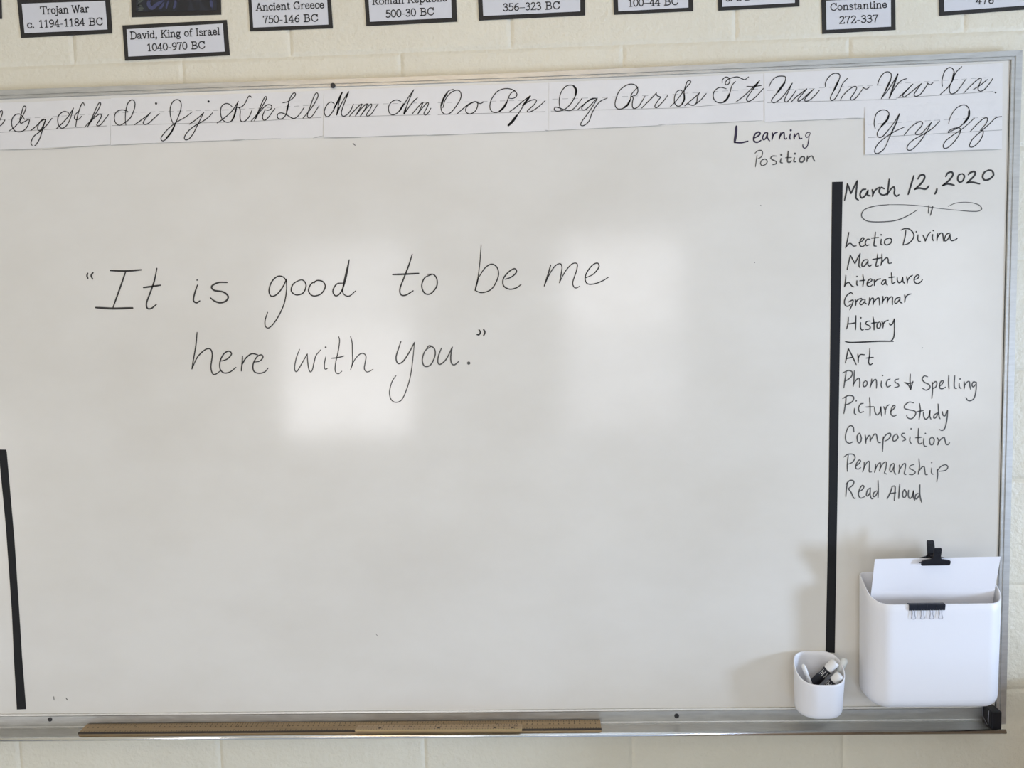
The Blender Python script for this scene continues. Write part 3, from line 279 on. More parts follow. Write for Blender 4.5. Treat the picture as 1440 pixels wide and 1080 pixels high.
 {'name': 'name_card','cat': 'name card','label': 'wide name card on black backing showing only the date 356-323 BC','outer': [(-918,22654),(1029,22643),(1025,21967),(-904,21946)],'inner': [(-836,22574),(945,22569),(936,22038),(-824,22020)],'text': [(192,-446,22200,-427,22218,-396,22212,-386,22187,-402,22165,-424,22160),(192,-424,22160,-391,22154,-376,22128,-395,22100,-427,22094,-451,22109),(124,-285,22218,-338,22218),(192,-338,22218,-343,22164),(192,-343,22164,-316,22174,-284,22159,-280,22132,-297,22102,-329,22094,-353,22107),(192,-186,22215,-221,22200,-246,22163,-250,22125,-230,22098,-202,22097,-181,22119,-186,22150,-213,22163,-242,22146),(124,-159,22137,-69,22137),(192,-43,22200,-24,22219,7,22212,17,22188,1,22165,-21,22160),(192,-21,22160,12,22154,26,22128,7,22101,-24,22095,-48,22109),(192,52,22194,68,22215,96,22219,118,22200,112,22172,84,22134,50,22095),(124,50,22095,125,22095),(192,125,22095,128,22112),(192,153,22200,172,22219,204,22213,214,22188,198,22166,176,22161),(192,176,22161,209,22154,223,22128,204,22101,172,22095,149,22110),(192,334,22219,334,22095),(192,312,22219,374,22219,402,22207,402,22175,374,22161,334,22161),(192,374,22161,412,22147,413,22113,379,22095,312,22095),(192,556,22182,535,22211,507,22219,469,22202,450,22157,469,22113,507,22095,539,22103,561,22126),(192,556,22219,556,22182)]},
 {'name': 'name_card','cat': 'name card','label': 'name card on black backing showing only the date 100-44 BC','outer': [(1530,22624),(2964,22631),(2970,21972),(1543,21961)],'inner': [(1610,22544),(2881,22558),(2880,22033),(1622,22013)],'text': [(194,1846,22214,1846,22089),(125,1819,22089,1873,22089),(194,1819,22195,1846,22214),(194,1976,22152,1968,22188,1949,22211,1926,22211,1907,22188,1900,22152,1907,22115,1926,22092,1950,22092,1968,22115,1976,22152),(194,2072,22152,2065,22189,2046,22211,2023,22211,2004,22188,1997,22152,2004,22115,2023,22092,2046,22092,2065,22115,2072,22152),(125,2089,22132,2174,22132),(194,2247,22215,2191,22124),(125,2191,22124,2274,22124),(194,2247,22215,2247,22089),(125,2226,22089,2268,22089),(194,2346,22215,2290,22124),(125,2290,22124,2373,22124),(194,2346,22215,2346,22089),(125,2325,22089,2367,22089),(194,2475,22215,2476,22089),(194,2454,22215,2513,22215,2540,22202,2540,22170,2513,22156,2476,22156),(194,2513,22156,2549,22142,2551,22107,2518,22089,2454,22089),(194,2686,22177,2667,22206,2640,22215,2603,22197,2585,22152,2604,22107,2640,22089,2670,22097,2691,22121),(194,2686,22215,2686,22177)]},
 {'name': 'name_card','cat': 'name card','label': 'name card cut off by the photo top,its date starting c. 2,third from right','outer': [(3405,22627),(4852,22646),(4864,21985),(3418,21962)],'inner': [(3480,22548),(4775,22561),(4779,22045),(3488,22024)],'text': [(188,3617,22179,3606,22196,3586,22201,3563,22187,3554,22159,3564,22130,3587,22118,3608,22125,3623,22138),(188,3618,22197,3619,22177),(243,3650,22125),(188,3751,22218,3765,22239,3790,22243,3810,22225,3805,22196,3780,22160,3751,22120),(121,3751,22120,3817,22121),(188,3817,22121,3820,22138),(188,3915,22244,3916,22122),(188,3895,22244,3950,22245,3976,22233,3976,22201,3951,22187,3915,22187),(188,3951,22187,3985,22174,3987,22140,3956,22123,3896,22122)]},
 {'name': 'name_card','cat': 'name card','label': 'white name card on black backing reading Constantine 272-337','outer': [(5249,22164),(6554,22177),(6570,21514),(5272,21491)],'inner': [(5332,22060),(6476,22068),(6485,21570),(5344,21556)],'text': [(183,5511,21971,5492,21998,5467,22006,5433,21989,5417,21946,5434,21903,5469,21887,5497,21895,5516,21918),(183,5511,22006,5511,21971),(183,5614,21930,5607,21953,5589,21968,5566,21967,5548,21952,5541,21929,5549,21905,5567,21891,5590,21891,5608,21906,5614,21930),(183,5651,21968,5652,21890),(118,5633,21890,5671,21890),(118,5632,21968,5651,21968),(183,5651,21943,5670,21966,5691,21970,5707,21959,5710,21938,5711,21891),(118,5694,21891,5733,21891),(183,5803,21956,5780,21972,5756,21965,5755,21947,5781,21934,5806,21922,5805,21900,5777,21892,5750,21903),(183,5847,21997,5849,21910,5860,21893,5880,21903),(118,5828,21971,5876,21971),(183,5899,21957,5918,21973,5941,21971,5951,21953,5952,21906,5962,21896,5978,21897),(183,5950,21942,5920,21938,5899,21923,5899,21905,5917,21894,5936,21901,5950,21918),(183,6006,21973,6007,21895),(118,5988,21895,6026,21895),(118,5987,21973,6006,21973),(183,6006,21948,6025,21971,6046,21975,6062,21964,6065,21943,6066,21896),(118,6049,21896,6088,21896),(183,6121,22001,6122,21914,6133,21897,6153,21907),(118,6101,21975,6149,21975),(183,6183,21976,6184,21897),(118,6163,21897,6207,21898),(118,6163,21975,6183,21976),(236,6181,22006),(183,6234,21976,6235,21898),(118,6217,21898,6255,21898),(118,6215,21976,6234,21976),(183,6234,21951,6254,21974,6275,21978,6290,21968,6293,21946,6294,21899),(118,6277,21899,6317,21899),(183,6336,21942,6398,21944),(183,6398,21944,6387,21971,6365,21981,6341,21966,6333,21939,6343,21912,6367,21900,6388,21906,6401,21919),(187,5577,21750,5593,21771,5623,21775,5647,21757,5640,21729,5611,21693,5576,21654),(121,5576,21654,5654,21654),(187,5654,21654,5657,21671),(121,5677,21775,5758,21776),(187,5758,21776,5727,21721,5711,21655),(187,5677,21775,5677,21758),(187,5783,21752,5800,21773,5830,21777,5853,21759,5847,21731,5817,21694,5782,21655),(121,5782,21655,5860,21656),(187,5860,21656,5864,21673),(121,5887,21697,5933,21697),(187,5966,21759,5986,21778,6019,21772,6029,21748,6013,21726,5990,21721),(187,5990,21721,6025,21715,6040,21690,6020,21663,5987,21657,5962,21671),(187,6069,21760,6089,21779,6122,21773,6132,21749,6116,21727,6093,21722),(187,6093,21722,6128,21716,6143,21691,6123,21664,6090,21657,6065,21672),(121,6165,21779,6247,21780),(187,6247,21780,6216,21725,6200,21658),(187,6165,21779,6166,21762)]},
 {'name': 'name_card','cat': 'name card','label': 'name card at the upper right corner showing only the number 476','outer': [(7318,22381),(8950,22417),(8979,21790),(7339,21728)],'inner': [(7404,22303),(8875,22333),(8893,21852),(7420,21800)],'text': [(185,8036,22025,7973,21938),(119,7973,21938,8067,21939),(185,8036,22025,8036,21905),(119,8013,21905,8060,21905),(119,8087,22025,8170,22026),(185,8170,22026,8138,21972,8122,21906),(185,8087,22025,8087,22008),(185,8267,22023,8230,22008,8203,21972,8200,21936,8220,21910,8251,21909,8273,21931,8268,21961,8239,21972,8208,21957)]},
 {'name': 'picture_card','cat': 'picture','label': 'dark picture with blue brushstrokes above the David,King of Israel card','outer': [(-7252,24044),(-5577,24027),(-5643,22223),(-7313,22238)],'inner': [(-7163,23951),(-5665,23941),(-5715,22297),(-7219,22326)],'text': [],'blue': [(656,-6944,22524,-6977,22469,-6959,22405,-6909,22382,-6832,22435,-6710,22501),(393,-6689,22472,-6730,22404,-6777,22363),(315,-6607,22497,-6642,22400,-6652,22359),(446,-6474,22506,-6478,22436,-6519,22354),(525,-5813,22482,-5810,22412,-5799,22348)],'green': [(210,-7189,22512,-7136,22524),(315,-7169,22476,-7107,22516,-7077,22529),(315,-7192,22449,-7098,22417),(315,-7182,22378,-7115,22390,-7072,22374),(262,-7177,22350,-7088,22353),(262,-7202,22421,-7148,22447)]},
 {'name': 'picture_card','cat': 'picture','label': "edge of a dark maroon-backed picture at the photo's upper left corner",'outer': [(-11146,23822),(-9684,23828),(-9756,22296),(-11208,22288)],'inner': [],'text': []}]
STRIP = [
 {'poly': [(-10600,20726),(-7700,20732),(-7768,19901),(-10669,19869)],'letters': ['Ff','Gg','Hh'],'rules': [(-10509,20175,-9833,20194),(-9833,20194,-7819,20247)],'dashes': [(-10491,20400,-7804,20474)],'label': 'cursive alphabet strip lettered Gg and Hh,at the far left above the board','lift': 2,'dust_shade': [(161,-9858,19876,-9051,19864),(173,-9051,19856,-8378,19884),(178,-8378,19882,-7761,19904)]},
 {'poly': [(-7700,20745),(-5799,20743),(-3764,20747),(-3813,19911),(-5447,19914),(-7761,19897)],'letters': ['Ii','Jj','Kk','Ll'],'rules': [(-7712,20249,-5166,20240),(-5166,20240,-3824,20270)],'dashes': [(-7670,20476,-5286,20464),(-5814,20458,-3814,20495)],'label': 'cursive alphabet strip lettered Ii,Jj,Kk and Ll','lift': 0,'dust_shade': [(194,-7761,19896,-6974,19908),(171,-6974,19908,-5553,19914),(190,-5553,19911,-5248,19919),(95,-5249,19917,-4589,19920),(140,-3997,19905,-3799,19942)]},
 {'poly': [(-3764,20749),(-1618,20750),(334,20750),(316,19897),(-1385,19891),(-3800,19904)],'letters': ['Mm','Nn','Oo','Pp'],'rules': [(-3758,20272,-1828,20253),(-1686,20250,260,20239)],'dashes': [(-3553,20481,-1808,20468),(-1679,20462,257,20450)],'label': 'cursive alphabet strip lettered Mm,Nn,Oo and Pp','lift': 2,'dust_shade': [(190,-3800,19904,-3106,19891),(159,-3080,19896,-1905,19895),(184,-1905,19887,-1281,19890),(102,-1281,19891,310,19896),(138,245,19912,322,19897)]},
 {'poly': [(340,20753),(2484,20764),(4173,20779),(4173,19960),(1966,19927),(323,19907)],'letters': ['Qq','Rr','Ss','Tt'],'rules': [(368,20245,2734,20226),(2734,20226,4179,20299)],'dashes': [(398,20456,1474,20455),(1474,20459,2736,20467),(2736,20479,4154,20513)],'label': 'cursive alphabet strip lettered Qq,Rr,Ss and Tt','lift': 0,'dust_shade': [(115,323,19900,940,19910),(145,940,19911,2349,19923),(148,2298,19944,2439,19950),(90,2439,19950,3050,19939),(111,3050,19935,4154,19958)]},
 {'poly': [(4186,20781),(6385,20802),(8364,20813),(8379,19927),(5957,19939),(4192,19926)],'letters': ['Uu','Vv','Ww','Xx'],'rules': [(4243,20266,6517,20252),(6517,20270,8208,20329)],'dashes': [(4242,20479,5161,20485),(5161,20496,6513,20508),(6513,20525,8153,20575)],'label': "cursive alphabet strip lettered Uu,Vv,Ww and Xx,ending near the board's upper right corner",'lift': 2,'dust_shade': [(116,4192,19926,5265,19936),(180,5265,19935,5580,19941),(165,5580,19943,5944,19940)]},
 {'poly': [(5967,20130),(8374,20144),(8386,19318),(5976,19290)],'letters': ['Yy','Zz'],'rules': [(6023,19595,8372,19653)],'dashes': [(6033,19829,8355,19890)],'label': 'short cursive card lettered Yy and Zz,below the end of the alphabet strips','lift': 8,'dust_shade': [(104,5976,19294,7156,19307),(167,7156,19307,8380,19319),(101,5967,20117,5976,19294)]}]

# ------------------------------------------------------------------ materials
def wall_nodes(nt, b):
    n1 = noise(nt, 5.0, 4)
    c = ramp(nt, n1, [(0.3, (0.685, 0.64, 0.515)), (0.7, (0.725, 0.68, 0.55))])
    nt.links.new(c, b.inputs['Base Color'])
    a = noise(nt, 120.0, 4, 0.6)
    v = noise(nt, 32.0, 3, 0.5)
    s = add(add(a, 1.0, nt, 'MULTIPLY'), add(v, 1.2, nt, 'MULTIPLY'), nt)
    bump(nt, b, s, 0.50, 0.004)
M_wall = mat('cream_painted_block', (0.69, 0.645, 0.49), 0.45, build=wall_nodes)
M_plain = mat('cream_painted_plaster', (0.66, 0.60, 0.46), 0.7)
M_ceiling = mat('ceiling_white', (0.80, 0.78, 0.72), 0.85)
def floor_nodes(nt, b):
    n = noise(nt, 14.0, 4)
    nt.links.new(ramp(nt, n, [(0.3, (0.40, 0.44, 0.50)), (0.7, (0.46, 0.50, 0.56))]), b.inputs['Base Color'])
M_floor = mat('pale_blue_grey_vinyl', (0.48, 0.49, 0.51), 0.45, build=floor_nodes)
def board_nodes(nt, b):
    n = noise(nt, 2.2, 5, 0.6, (1, 1, 1.6))
    nt.links.new(ramp(nt, n, [(0.32, (0.655, 0.625, 0.560)), (0.62, (0.71, 0.685, 0.625))]), b.inputs['Base Color'])
    k = noise(nt, 7.0, 5, 0.65)
    r = nt.nodes.new('ShaderNodeMapRange')
    r.inputs['To Min'].default_value = 0.08; r.inputs['To Max'].default_value = 0.17
    nt.links.new(k, r.inputs['Value']); nt.links.new(r.outputs['Result'], b.inputs['Roughness'])
    w = noise(nt, 3.0, 1)
    bump(nt, b, w, 0.10, 0.004)
M_board = mat('glossy_white_enamel', (0.8, 0.8, 0.78), 0.16, spec=0.62, build=board_nodes)
def alu_nodes(nt, b):
    n = noise(nt, 30.0, 4, 0.6, (1, 6, 6))
    nt.links.new(ramp(nt, n, [(0.3, (0.51, 0.505, 0.485)), (0.7, (0.61, 0.605, 0.58))]), b.inputs['Base Color'])
    r = nt.nodes.new('ShaderNodeMapRange')
    r.inputs['To Min'].default_value = 0.30; r.inputs['To Max'].default_value = 0.46
    nt.links.new(n, r.inputs['Value']); nt.links.new(r.outputs['Result'], b.inputs['Roughness'])
M_alu = mat('satin_aluminium', (0.68, 0.68, 0.66), 0.36, metal=0.85, build=alu_nodes)
M_alu_shine = mat('polished_aluminium', (0.86, 0.86, 0.85), 0.18, metal=1.0)
M_gap = mat('dark_gap', (0.06, 0.06, 0.055), 0.8)
M_screw = mat('dark_screw', (0.018, 0.018, 0.02), 0.45)
M_tape = mat('black_tape', (0.010, 0.010, 0.011), 0.6, spec=0.22)
M_ink = mat('black_marker_ink', (0.022, 0.020, 0.018), 0.5)
M_ink_grey = mat('grey_marker_ink', (0.075, 0.072, 0.066), 0.5)
M_ink_faded = mat('faded_marker_ink', (0.12, 0.115, 0.105), 0.5)
M_ink_purple = mat('purple_black_ink', (0.022, 0.012, 0.040), 0.5)
M_print = mat('printed_black', (0.018, 0.017, 0.016), 0.7)
M_rule = mat('printed_grey_rule', (0.34, 0.33, 0.31), 0.8)
M_dash = mat('printed_pale_rule', (0.42, 0.41, 0.40), 0.8)
def paper_nodes(nt, b):
    n = noise(nt, 9.0, 3)
    nt.links.new(ramp(nt, n, [(0.3, (0.685, 0.668, 0.645)), (0.7, (0.725, 0.708, 0.685))]), b.inputs['Base Color'])
M_paper = mat('laminated_paper', (0.83, 0.82, 0.80), 0.45, build=paper_nodes)
M_sheet = mat('white_printer_paper', (0.86, 0.86, 0.89), 0.75)
M_card = mat('pale_grey_card', (0.62, 0.62, 0.635), 0.7)
M_black_card = mat('black_card', (0.016, 0.014, 0.012), 0.7)
M_text = mat('card_text_ink', (0.035, 0.034, 0.034), 0.8)
M_dust_shade = mat('dust_and_shade', (0.40, 0.39, 0.36), 0.8)
M_plastic = mat('white_matt_plastic', (0.80, 0.81, 0.845), 0.42)
M_black = mat('black_plastic', (0.009, 0.009, 0.012), 0.4, spec=0.3)
M_black_steel = mat('black_lacquered_steel', (0.009, 0.010, 0.018), 0.35, spec=0.3)
M_wire = mat('nickel_wire', (0.40, 0.40, 0.44), 0.3, metal=1.0)
M_marker_white = mat('marker_white_plastic', (0.82, 0.83, 0.83), 0.3)
M_marker_clear = mat('marker_frosted_cap', (0.72, 0.76, 0.76), 0.25)
M_marker_label = mat('marker_black_label', (0.012, 0.013, 0.022), 0.4)
def wood_nodes(nt, b):
    n = noise(nt, 40.0, 5, 0.6, (0.12, 2.0, 2.0))
    nt.links.new(ramp(nt, n, [(0.3, (0.21, 0.145, 0.072)), (0.7, (0.36, 0.255, 0.135))]), b.inputs['Base Color'])
M_wood = mat('varnished_wood', (0.3, 0.2, 0.11), 0.4, build=wood_nodes)
def wood2_nodes(nt, b):
    n = noise(nt, 40.0, 5, 0.6, (0.12, 2.0, 2.0))
    nt.links.new(ramp(nt, n, [(0.3, (0.27, 0.175, 0.08)), (0.7, (0.42, 0.29, 0.14))]), b.inputs['Base Color'])
M_wood2 = mat('honey_wood', (0.36, 0.24, 0.12), 0.35, build=wood2_nodes)
M_tick = mat('ruler_print', (0.03, 0.02, 0.012), 0.6)
M_brass = mat('brass_strip', (0.50, 0.38, 0.20), 0.35, metal=0.9)
def glass_nodes(nt, b):
    out = nt.nodes['Material Output']
    t = nt.nodes.new('ShaderNodeBsdfTransparent'); g = nt.nodes.new('ShaderNodeBsdfGlossy')
    g.inputs['Roughness'].default_value = 0.02
    mx = nt.nodes.new('ShaderNodeMixShader'); mx.inputs['Fac'].default_value = 0.05
    nt.links.new(t.outputs[0], mx.inputs[1]); nt.links.new(g.outputs[0], mx.inputs[2])
    nt.links.new(mx.outputs[0], out.inputs['Surface'])
M_glass = mat('window_glass', (1, 1, 1), 0.02, build=glass_nodes)
M_frame = mat('painted_window_frame', (0.55, 0.54, 0.50), 0.5)

# ------------------------------------------------------------------ the room
XL, XR, YB, ZC = -3.2, 3.6, -4.2, 2.78
def block_wall():
    """painted concrete blocks with shallow rounded joints"""
    verts, faces = [], []
    X0, Z0, BW, BH = -0.8465, 2.1435, 0.4064, 0.2032
    off = [(0.0, 0.0026), (0.0028, 0.0017), (0.0058, 0.0003), (0.009, 0.0)]
    row = -4
    while Z0 - BH*row > 0:
        z1 = Z0 - BH*row; z0 = z1 - BH; row_i = row; row += 1
        if z0 > ZC: continue
        z0 = max(z0, 0.0); z1 = min(z1, ZC)
        if z1 - z0 < 0.03: continue
        sh = 0.0 if row_i % 2 else 0.5
        k0 = math.floor((XL - X0)/BW - sh)
        for k in range(k0, k0+20):
            a = max(X0+BW*(k+sh), XL); c = min(X0+BW*(k+sh+1), XR)
            if c - a < 0.03: continue
            us = [(a+o, d) for o, d in off] + [(c-o, d) for o, d in off[::-1]]
            vs = [(z0+o, d) for o, d in off] + [(z1-o, d) for o, d in off[::-1]]
            b = len(verts)
            for z, dz in vs:
                for x, dx in us: verts.append((x, max(dx, dz), z))
            for j in range(7):
                for i in range(7):
                    q = b+j*8+i
                    faces.append((q, q+1, q+9, q+8))
    b = len(verts)
    for y in (0.003, 0.15):
        for x, z in ((XL, 0), (XR, 0), (XR, ZC), (XL, ZC)): verts.append((x, y, z))
    for f in ((0,1,2,3),(7,6,5,4),(1,0,4,5),(2,1,5,6),(3,2,6,7),(0,3,7,4)): faces.append(tuple(b+i for i in f))
    return tag(meshobj('wall_front', verts, faces, M_wall, smooth=True), kind='structure')
block_wall()

def plain(name, x0, x1, y0, y1, z0, z1, m):
    bm = bmesh.new(); box(bm, x0, x1, y0, y1, z0, z1)
    return tag(obj(name, bm, m), kind='structure')
plain('floor', XL-0.15, XR+0.15, YB-0.15, 0.15, -0.1, 0.0, M_floor)
plain('ceiling', XL-0.15, XR+0.15, YB-0.15, 0.15, ZC, ZC+0.1, M_ceiling)

def wall_with_openings(name, axis, at0, at1, u0, u1, holes, m):
    """wall slab along X ('x') or Y ('y') with rectangular window openings (u0,u1,z0,z1)"""
    bm = bmesh.new()
    us = sorted({u0, u1, *[h[0] for h in holes], *[h[1] for h in holes]})
    for a, b in zip(us, us[1:]):
        hz = sorted((h[2], h[3]) for h in holes if h[0] <= a and h[1] >= b)
        z = 0.0
        for lo, hi in hz + [(ZC, ZC)]:
            if lo - z > 1e-4:
                if axis == 'x': box(bm, a, b, at0, at1, z, lo)
                else: box(bm, at0, at1, a, b, z, lo)
            z = hi
    return tag(obj(name, bm, m), kind='structure')

def window(name, axis, at, u0, u1, z0, z1, bars_u, bars_z):
    """frame with glazing bars and a pane"""
    root = empty(name, ((u0+u1)/2, at, z0) if axis == 'x' else (at, (u0+u1)/2, z0)); tag(root, kind='structure')
    t = 0.035
    def piece(a, b, lo, hi, th=0.03):
        bm = bmesh.new()
        if axis == 'x': box(bm, a, b, at-th, at+th, lo, hi)
        else: box(bm, at-th, at+th, a, b, lo, hi)
        bmesh.ops.translate(bm, verts=bm.verts, vec=-root.location)
        return bm
    fr = bmesh.new()
    for a, b, lo, hi in [(u0, u0+t, z0, z1), (u1-t, u1, z0, z1), (u0+t, u1-t, z0, z0+t), (u0+t, u1-t, z1-t, z1)] + \
            [(u-t/2, u+t/2, z0+t, z1-t) for u in bars_u] + [(u0+t, u1-t, z-t/2, z+t/2) for z in bars_z]:
        if axis == 'x': box(fr, a, b, at-0.03, at+0.03, lo, hi)
        else: box(fr, at-0.03, at+0.03, a, b, lo, hi)
    bmesh.ops.translate(fr, verts=fr.verts, vec=-root.location)
    obj('window_frame', fr, M_frame, root)
    obj('window_pane', piece(u0+t, u1-t, z0+t, z1-t, 0.003), M_glass, root)

W1, W2, W3, W4 = (-1.92, -0.88, 0.82, 2.29), (0.18, 1.08, 0.82, 2.29), (2.42, 3.28, 0.82, 2.29), (-1.94, -1.46, 0.56, 1.48)
wall_with_openings('wall_back', 'x', YB-0.15, YB, XL, XR, [W1, W2, W3], M_plain)
wall_with_openings('wall_left', 'y', XL-0.15, XL, YB, 0.0, [(-2.94, -2.06, 0.16, 1.24)], M_plain)
window('added_low_window', 'y', XL-0.03, -2.94, -2.06, 0.16, 1.24, (), ())  # added unseen window that carries the low left fill
wall_with_openings('wall_right', 'y', XR, XR+0.15, YB, 0.0, [W4], M_plain)
window('window_1', 'x', YB-0.03, *W1, (), (1.72,))
window('window_2', 'x', YB-0.03, *W2, (), (1.55,))
window('window_3', 'x', YB-0.03, *W3, (), (1.55,))
window('window_4', 'y', XR+0.03, *W4, (), ())


# ------------------------------------------------------------------ whiteboard
BY = -0.018                      # front of the writing surface
XB0, XB1, ZB0, ZB1 = -1.585, 0.8505, 0.9015, 2.0815
board = empty('whiteboard', ((XB0+XB1)/2, 0.0, ZB0))
tag(board, 'large wall-mounted whiteboard with aluminium frame and handwritten black marker notes', 'whiteboard')
def kid(o, root=None):
    root = root or board
    o.parent = root; o.matrix_parent_inverse = Matrix.Translation(-root.location)
    return o
bm = bmesh.new(); box(bm, XB0-0.004, XB1+0.004, BY, -0.001, ZB0-0.004, ZB1+0.008)
kid(obj('writing_surface', bm, M_board))

# top rail, very slightly bowed as on the wall: outer and inner edge heights along x
RAIL = [(-1.61, 2.0950, 2.0790), (-0.9775, 2.0955, 2.0790), (-0.738, 2.0957, 2.0795), (-0.513, 2.0949, 2.0805), (-0.29, 2.0940, 2.0799), (-0.058, 2.0938, 2.0797),
        (0.121, 2.0953, 2.0802), (0.35, 2.0969, 2.0818), (0.588, 2.0986, 2.0838), (0.824, 2.1020, 2.0854), (0.8505, 2.1024, 2.0856)]
def rail_profile(t):
    """(fraction from outer edge to inner edge, depth in front of wall)"""
    return [(0.0, 0.0), (0.0, 0.0195), (0.05, 0.0212), (0.60, 0.0212), (0.64, 0.0196), (0.70, 0.0196), (0.74, 0.0208), (0.95, 0.0208), (1.0, 0.0192), (1.0, 0.0)]
def top_rail():
    prof = rail_profile(0); verts, faces = [], []
    for i, (x, zo, zi) in enumerate(RAIL):
        for f, d in prof:
            z = zo+(zi-zo)*f
            xx = x + (0.0205*(1-f) if i == len(RAIL)-1 else 0)
            verts.append((xx, -d, z))
    n = len(prof)
    for i in range(len(RAIL)-1):
        for k in range(n-1):
            a = i*n+k
            faces.append((a, a+1, a+n+1, a+n))
    faces.append(tuple(range(n))); faces.append(tuple((len(RAIL)-1)*n+k for k in range(n-1, -1, -1)))
    return meshobj('top_rail', verts, faces, M_alu)
kid(top_rail())
def side_rail(sign, xin, ztop_in, ztop_out, zbot):
    prof = rail_profile(0); verts, faces = [], []
    for z_kind in (0, 1):
        for f, d in prof:
            x = xin + sign*0.0195*(1-f)
            z = zbot if z_kind == 0 else ztop_in + (ztop_out-ztop_in)*(1-f)
            verts.append((x, -d, z))
    n = len(prof)
    for k in range(n-1):
        q = (k, k+n, k+n+1, k+1)
        faces.append(q if sign > 0 else q[::-1])
    faces.append(tuple(range(n))); faces.append(tuple(n+k for k in range(n)))
    o = meshobj('side_rail', verts, faces, M_alu)
    return o
kid(side_rail(1, XB1, 2.0856, 2.1024, 0.868))
kid(side_rail(-1, XB0, 2.079, 2.095, 0.868))
# thin shadow gap between rails and surface
bm = bmesh.new()
box(bm, XB1-0.0010, XB1+0.0006, BY-0.0008, BY+0.001, ZB0, 2.0856)
kid(obj('edge_shadow_gap', bm, M_gap))

# marker tray along the bottom: upright apron, shallow shelf, rounded front lip
XT1 = 0.8440
def tray():
    prof = [(-0.018, 0.9035), (-0.0205, 0.9035), (-0.0215, 0.9005), (-0.0205, 0.8985), (-0.0205, 0.8785), (-0.0215, 0.8765), (-0.0215, 0.8735),
            (-0.0505, 0.8725), (-0.0525, 0.8735), (-0.0525, 0.8665)]
    prof += [(-0.018, 0.8665), (-0.004, 0.8665), (-0.004, 0.9035)]
    verts, faces = [], []
    for x in (XB0-0.019, XT1):
        for y, z in prof: verts.append((x, y, z))
    n = len(prof)
    for k in range(n):
        faces.append((k, (k+1) % n, n+(k+1) % n, n+k))
    faces.append(tuple(range(n-1, -1, -1))); faces.append(tuple(range(n, 2*n)))
    return meshobj('marker_tray', verts, faces, M_alu)
tr = kid(tray())
bm = bmesh.new()
tube(bm, [(XB0-0.019, -0.0553, 0.8722), (XT1+0.004, -0.0553, 0.8722)], 0.0042, 14)
kid(obj('tray_lip', bm, M_alu_shine, smooth=True))
# end cap of the tray
bm = bmesh.new(); box(bm, 0.8255, 0.8440, -0.0505, -0.0215, 0.8735, 0.9075)
cap = kid(obj('tray_end_cap', bm, M_black, bevel=0.0015))
bm = bmesh.new()
tube(bm, [(0.8245, -0.0222, 0.9075), (0.8245, -0.0235, 0.886), (0.8247, -0.0400, 0.8755), (0.8247, -0.0415, 0.8765), (0.8250, -0.0415, 0.9035), (0.8262, -0.0412, 0.9055)], 0.0006, 6)
kid(obj('cap_clip', bm, M_wire))
def screw(x, y, z, r):
    bm = bmesh.new()
    tube(bm, [(x, y, z), (x, y-0.0012, z), (x, y-0.0020, z)], [r, r, r*0.7], 16)
    kid(obj('screw', bm, M_screw, smooth=False))
for q in [(-0.3579,-0.021,2.0821,0.0046),(-0.9675,-0.0203,0.8927,0.0042),(0.2527,-0.0203,0.8893,0.0046)]: screw(*q)

WORDS = [('opening_quote', M_ink, 'handwritten opening quotation mark'), ('closing_quote', M_ink, 'handwritten closing quotation mark')] + \
        [('word_' + w, M_ink if w in ('It', 'is', 'good', 'to', 'be', 'me', 'here') else M_ink_grey, 'handwritten word ' + w) for w in ('It', 'is', 'good', 'to', 'be', 'me', 'here', 'with', 'you')] + \
        [('learning', M_ink_purple, 'handwritten word Learning in purple-black'), ('position', M_ink_purple, 'handwritten word Position, partly rubbed out'),
         ('date', M_ink, 'handwritten date March 12, 2020'), ('flourish', M_ink_grey, 'looping pen flourish under the date')]
SUBJ = ['Lectio Divina', 'Math', 'Literature', 'Grammar', 'History', 'Art', 'Phonics & Spelling', 'Picture Study', 'Composition', 'Penmanship', 'Read Aloud']
INK_MAT = {'position': M_ink_grey, 'Penmanship': M_ink_grey, 'Composition': M_ink_grey, 'Read Aloud': M_ink_grey, 'Picture Study': M_ink_grey, 'Phonics & Spelling': M_ink_grey}
for key, m, lab in WORDS:
    o = kid(writing('handwriting', INK[key], INK_MAT.get(key, m), None, BY-0.0003)); o['label'] = lab
for key in SUBJ:
    o = kid(writing('handwriting', INK[key], INK_MAT.get(key, M_ink), None, BY-0.0003)); o['label'] = 'handwritten list entry ' + key
for st in INK['scuffs']: kid(writing('scuff_mark', [st], M_ink_faded, None, BY-0.00025))

# ------------------------------------------------------------------ black tape strips on the board
def tape(poly, label):
    bm = bmesh.new(); prism(bm, [(a*1e-4, b*1e-4) for a, b in poly], BY-0.0006, BY-0.0001)
    tag(obj('tape_strip', bm, M_tape), label, 'tape')
tape([(5399,18834),(5588,18834),(5577,17891),(5564,16609),(5532,12653),(5508,10087),(5338,10103),(5376,13059),(5385,15705)], 'long vertical strip of black tape left of the dated subject list')
tape([(-10314,14276),(-10169,14269),(-10158,14232),(-10135,12499),(-10149,10807),(-10158,10208),(-10155,9129),(-10338,9122),(-10322,10096),(-10290,11093),(-10282,12781)], 'shorter slanting strip of black tape at the left edge of the photo')

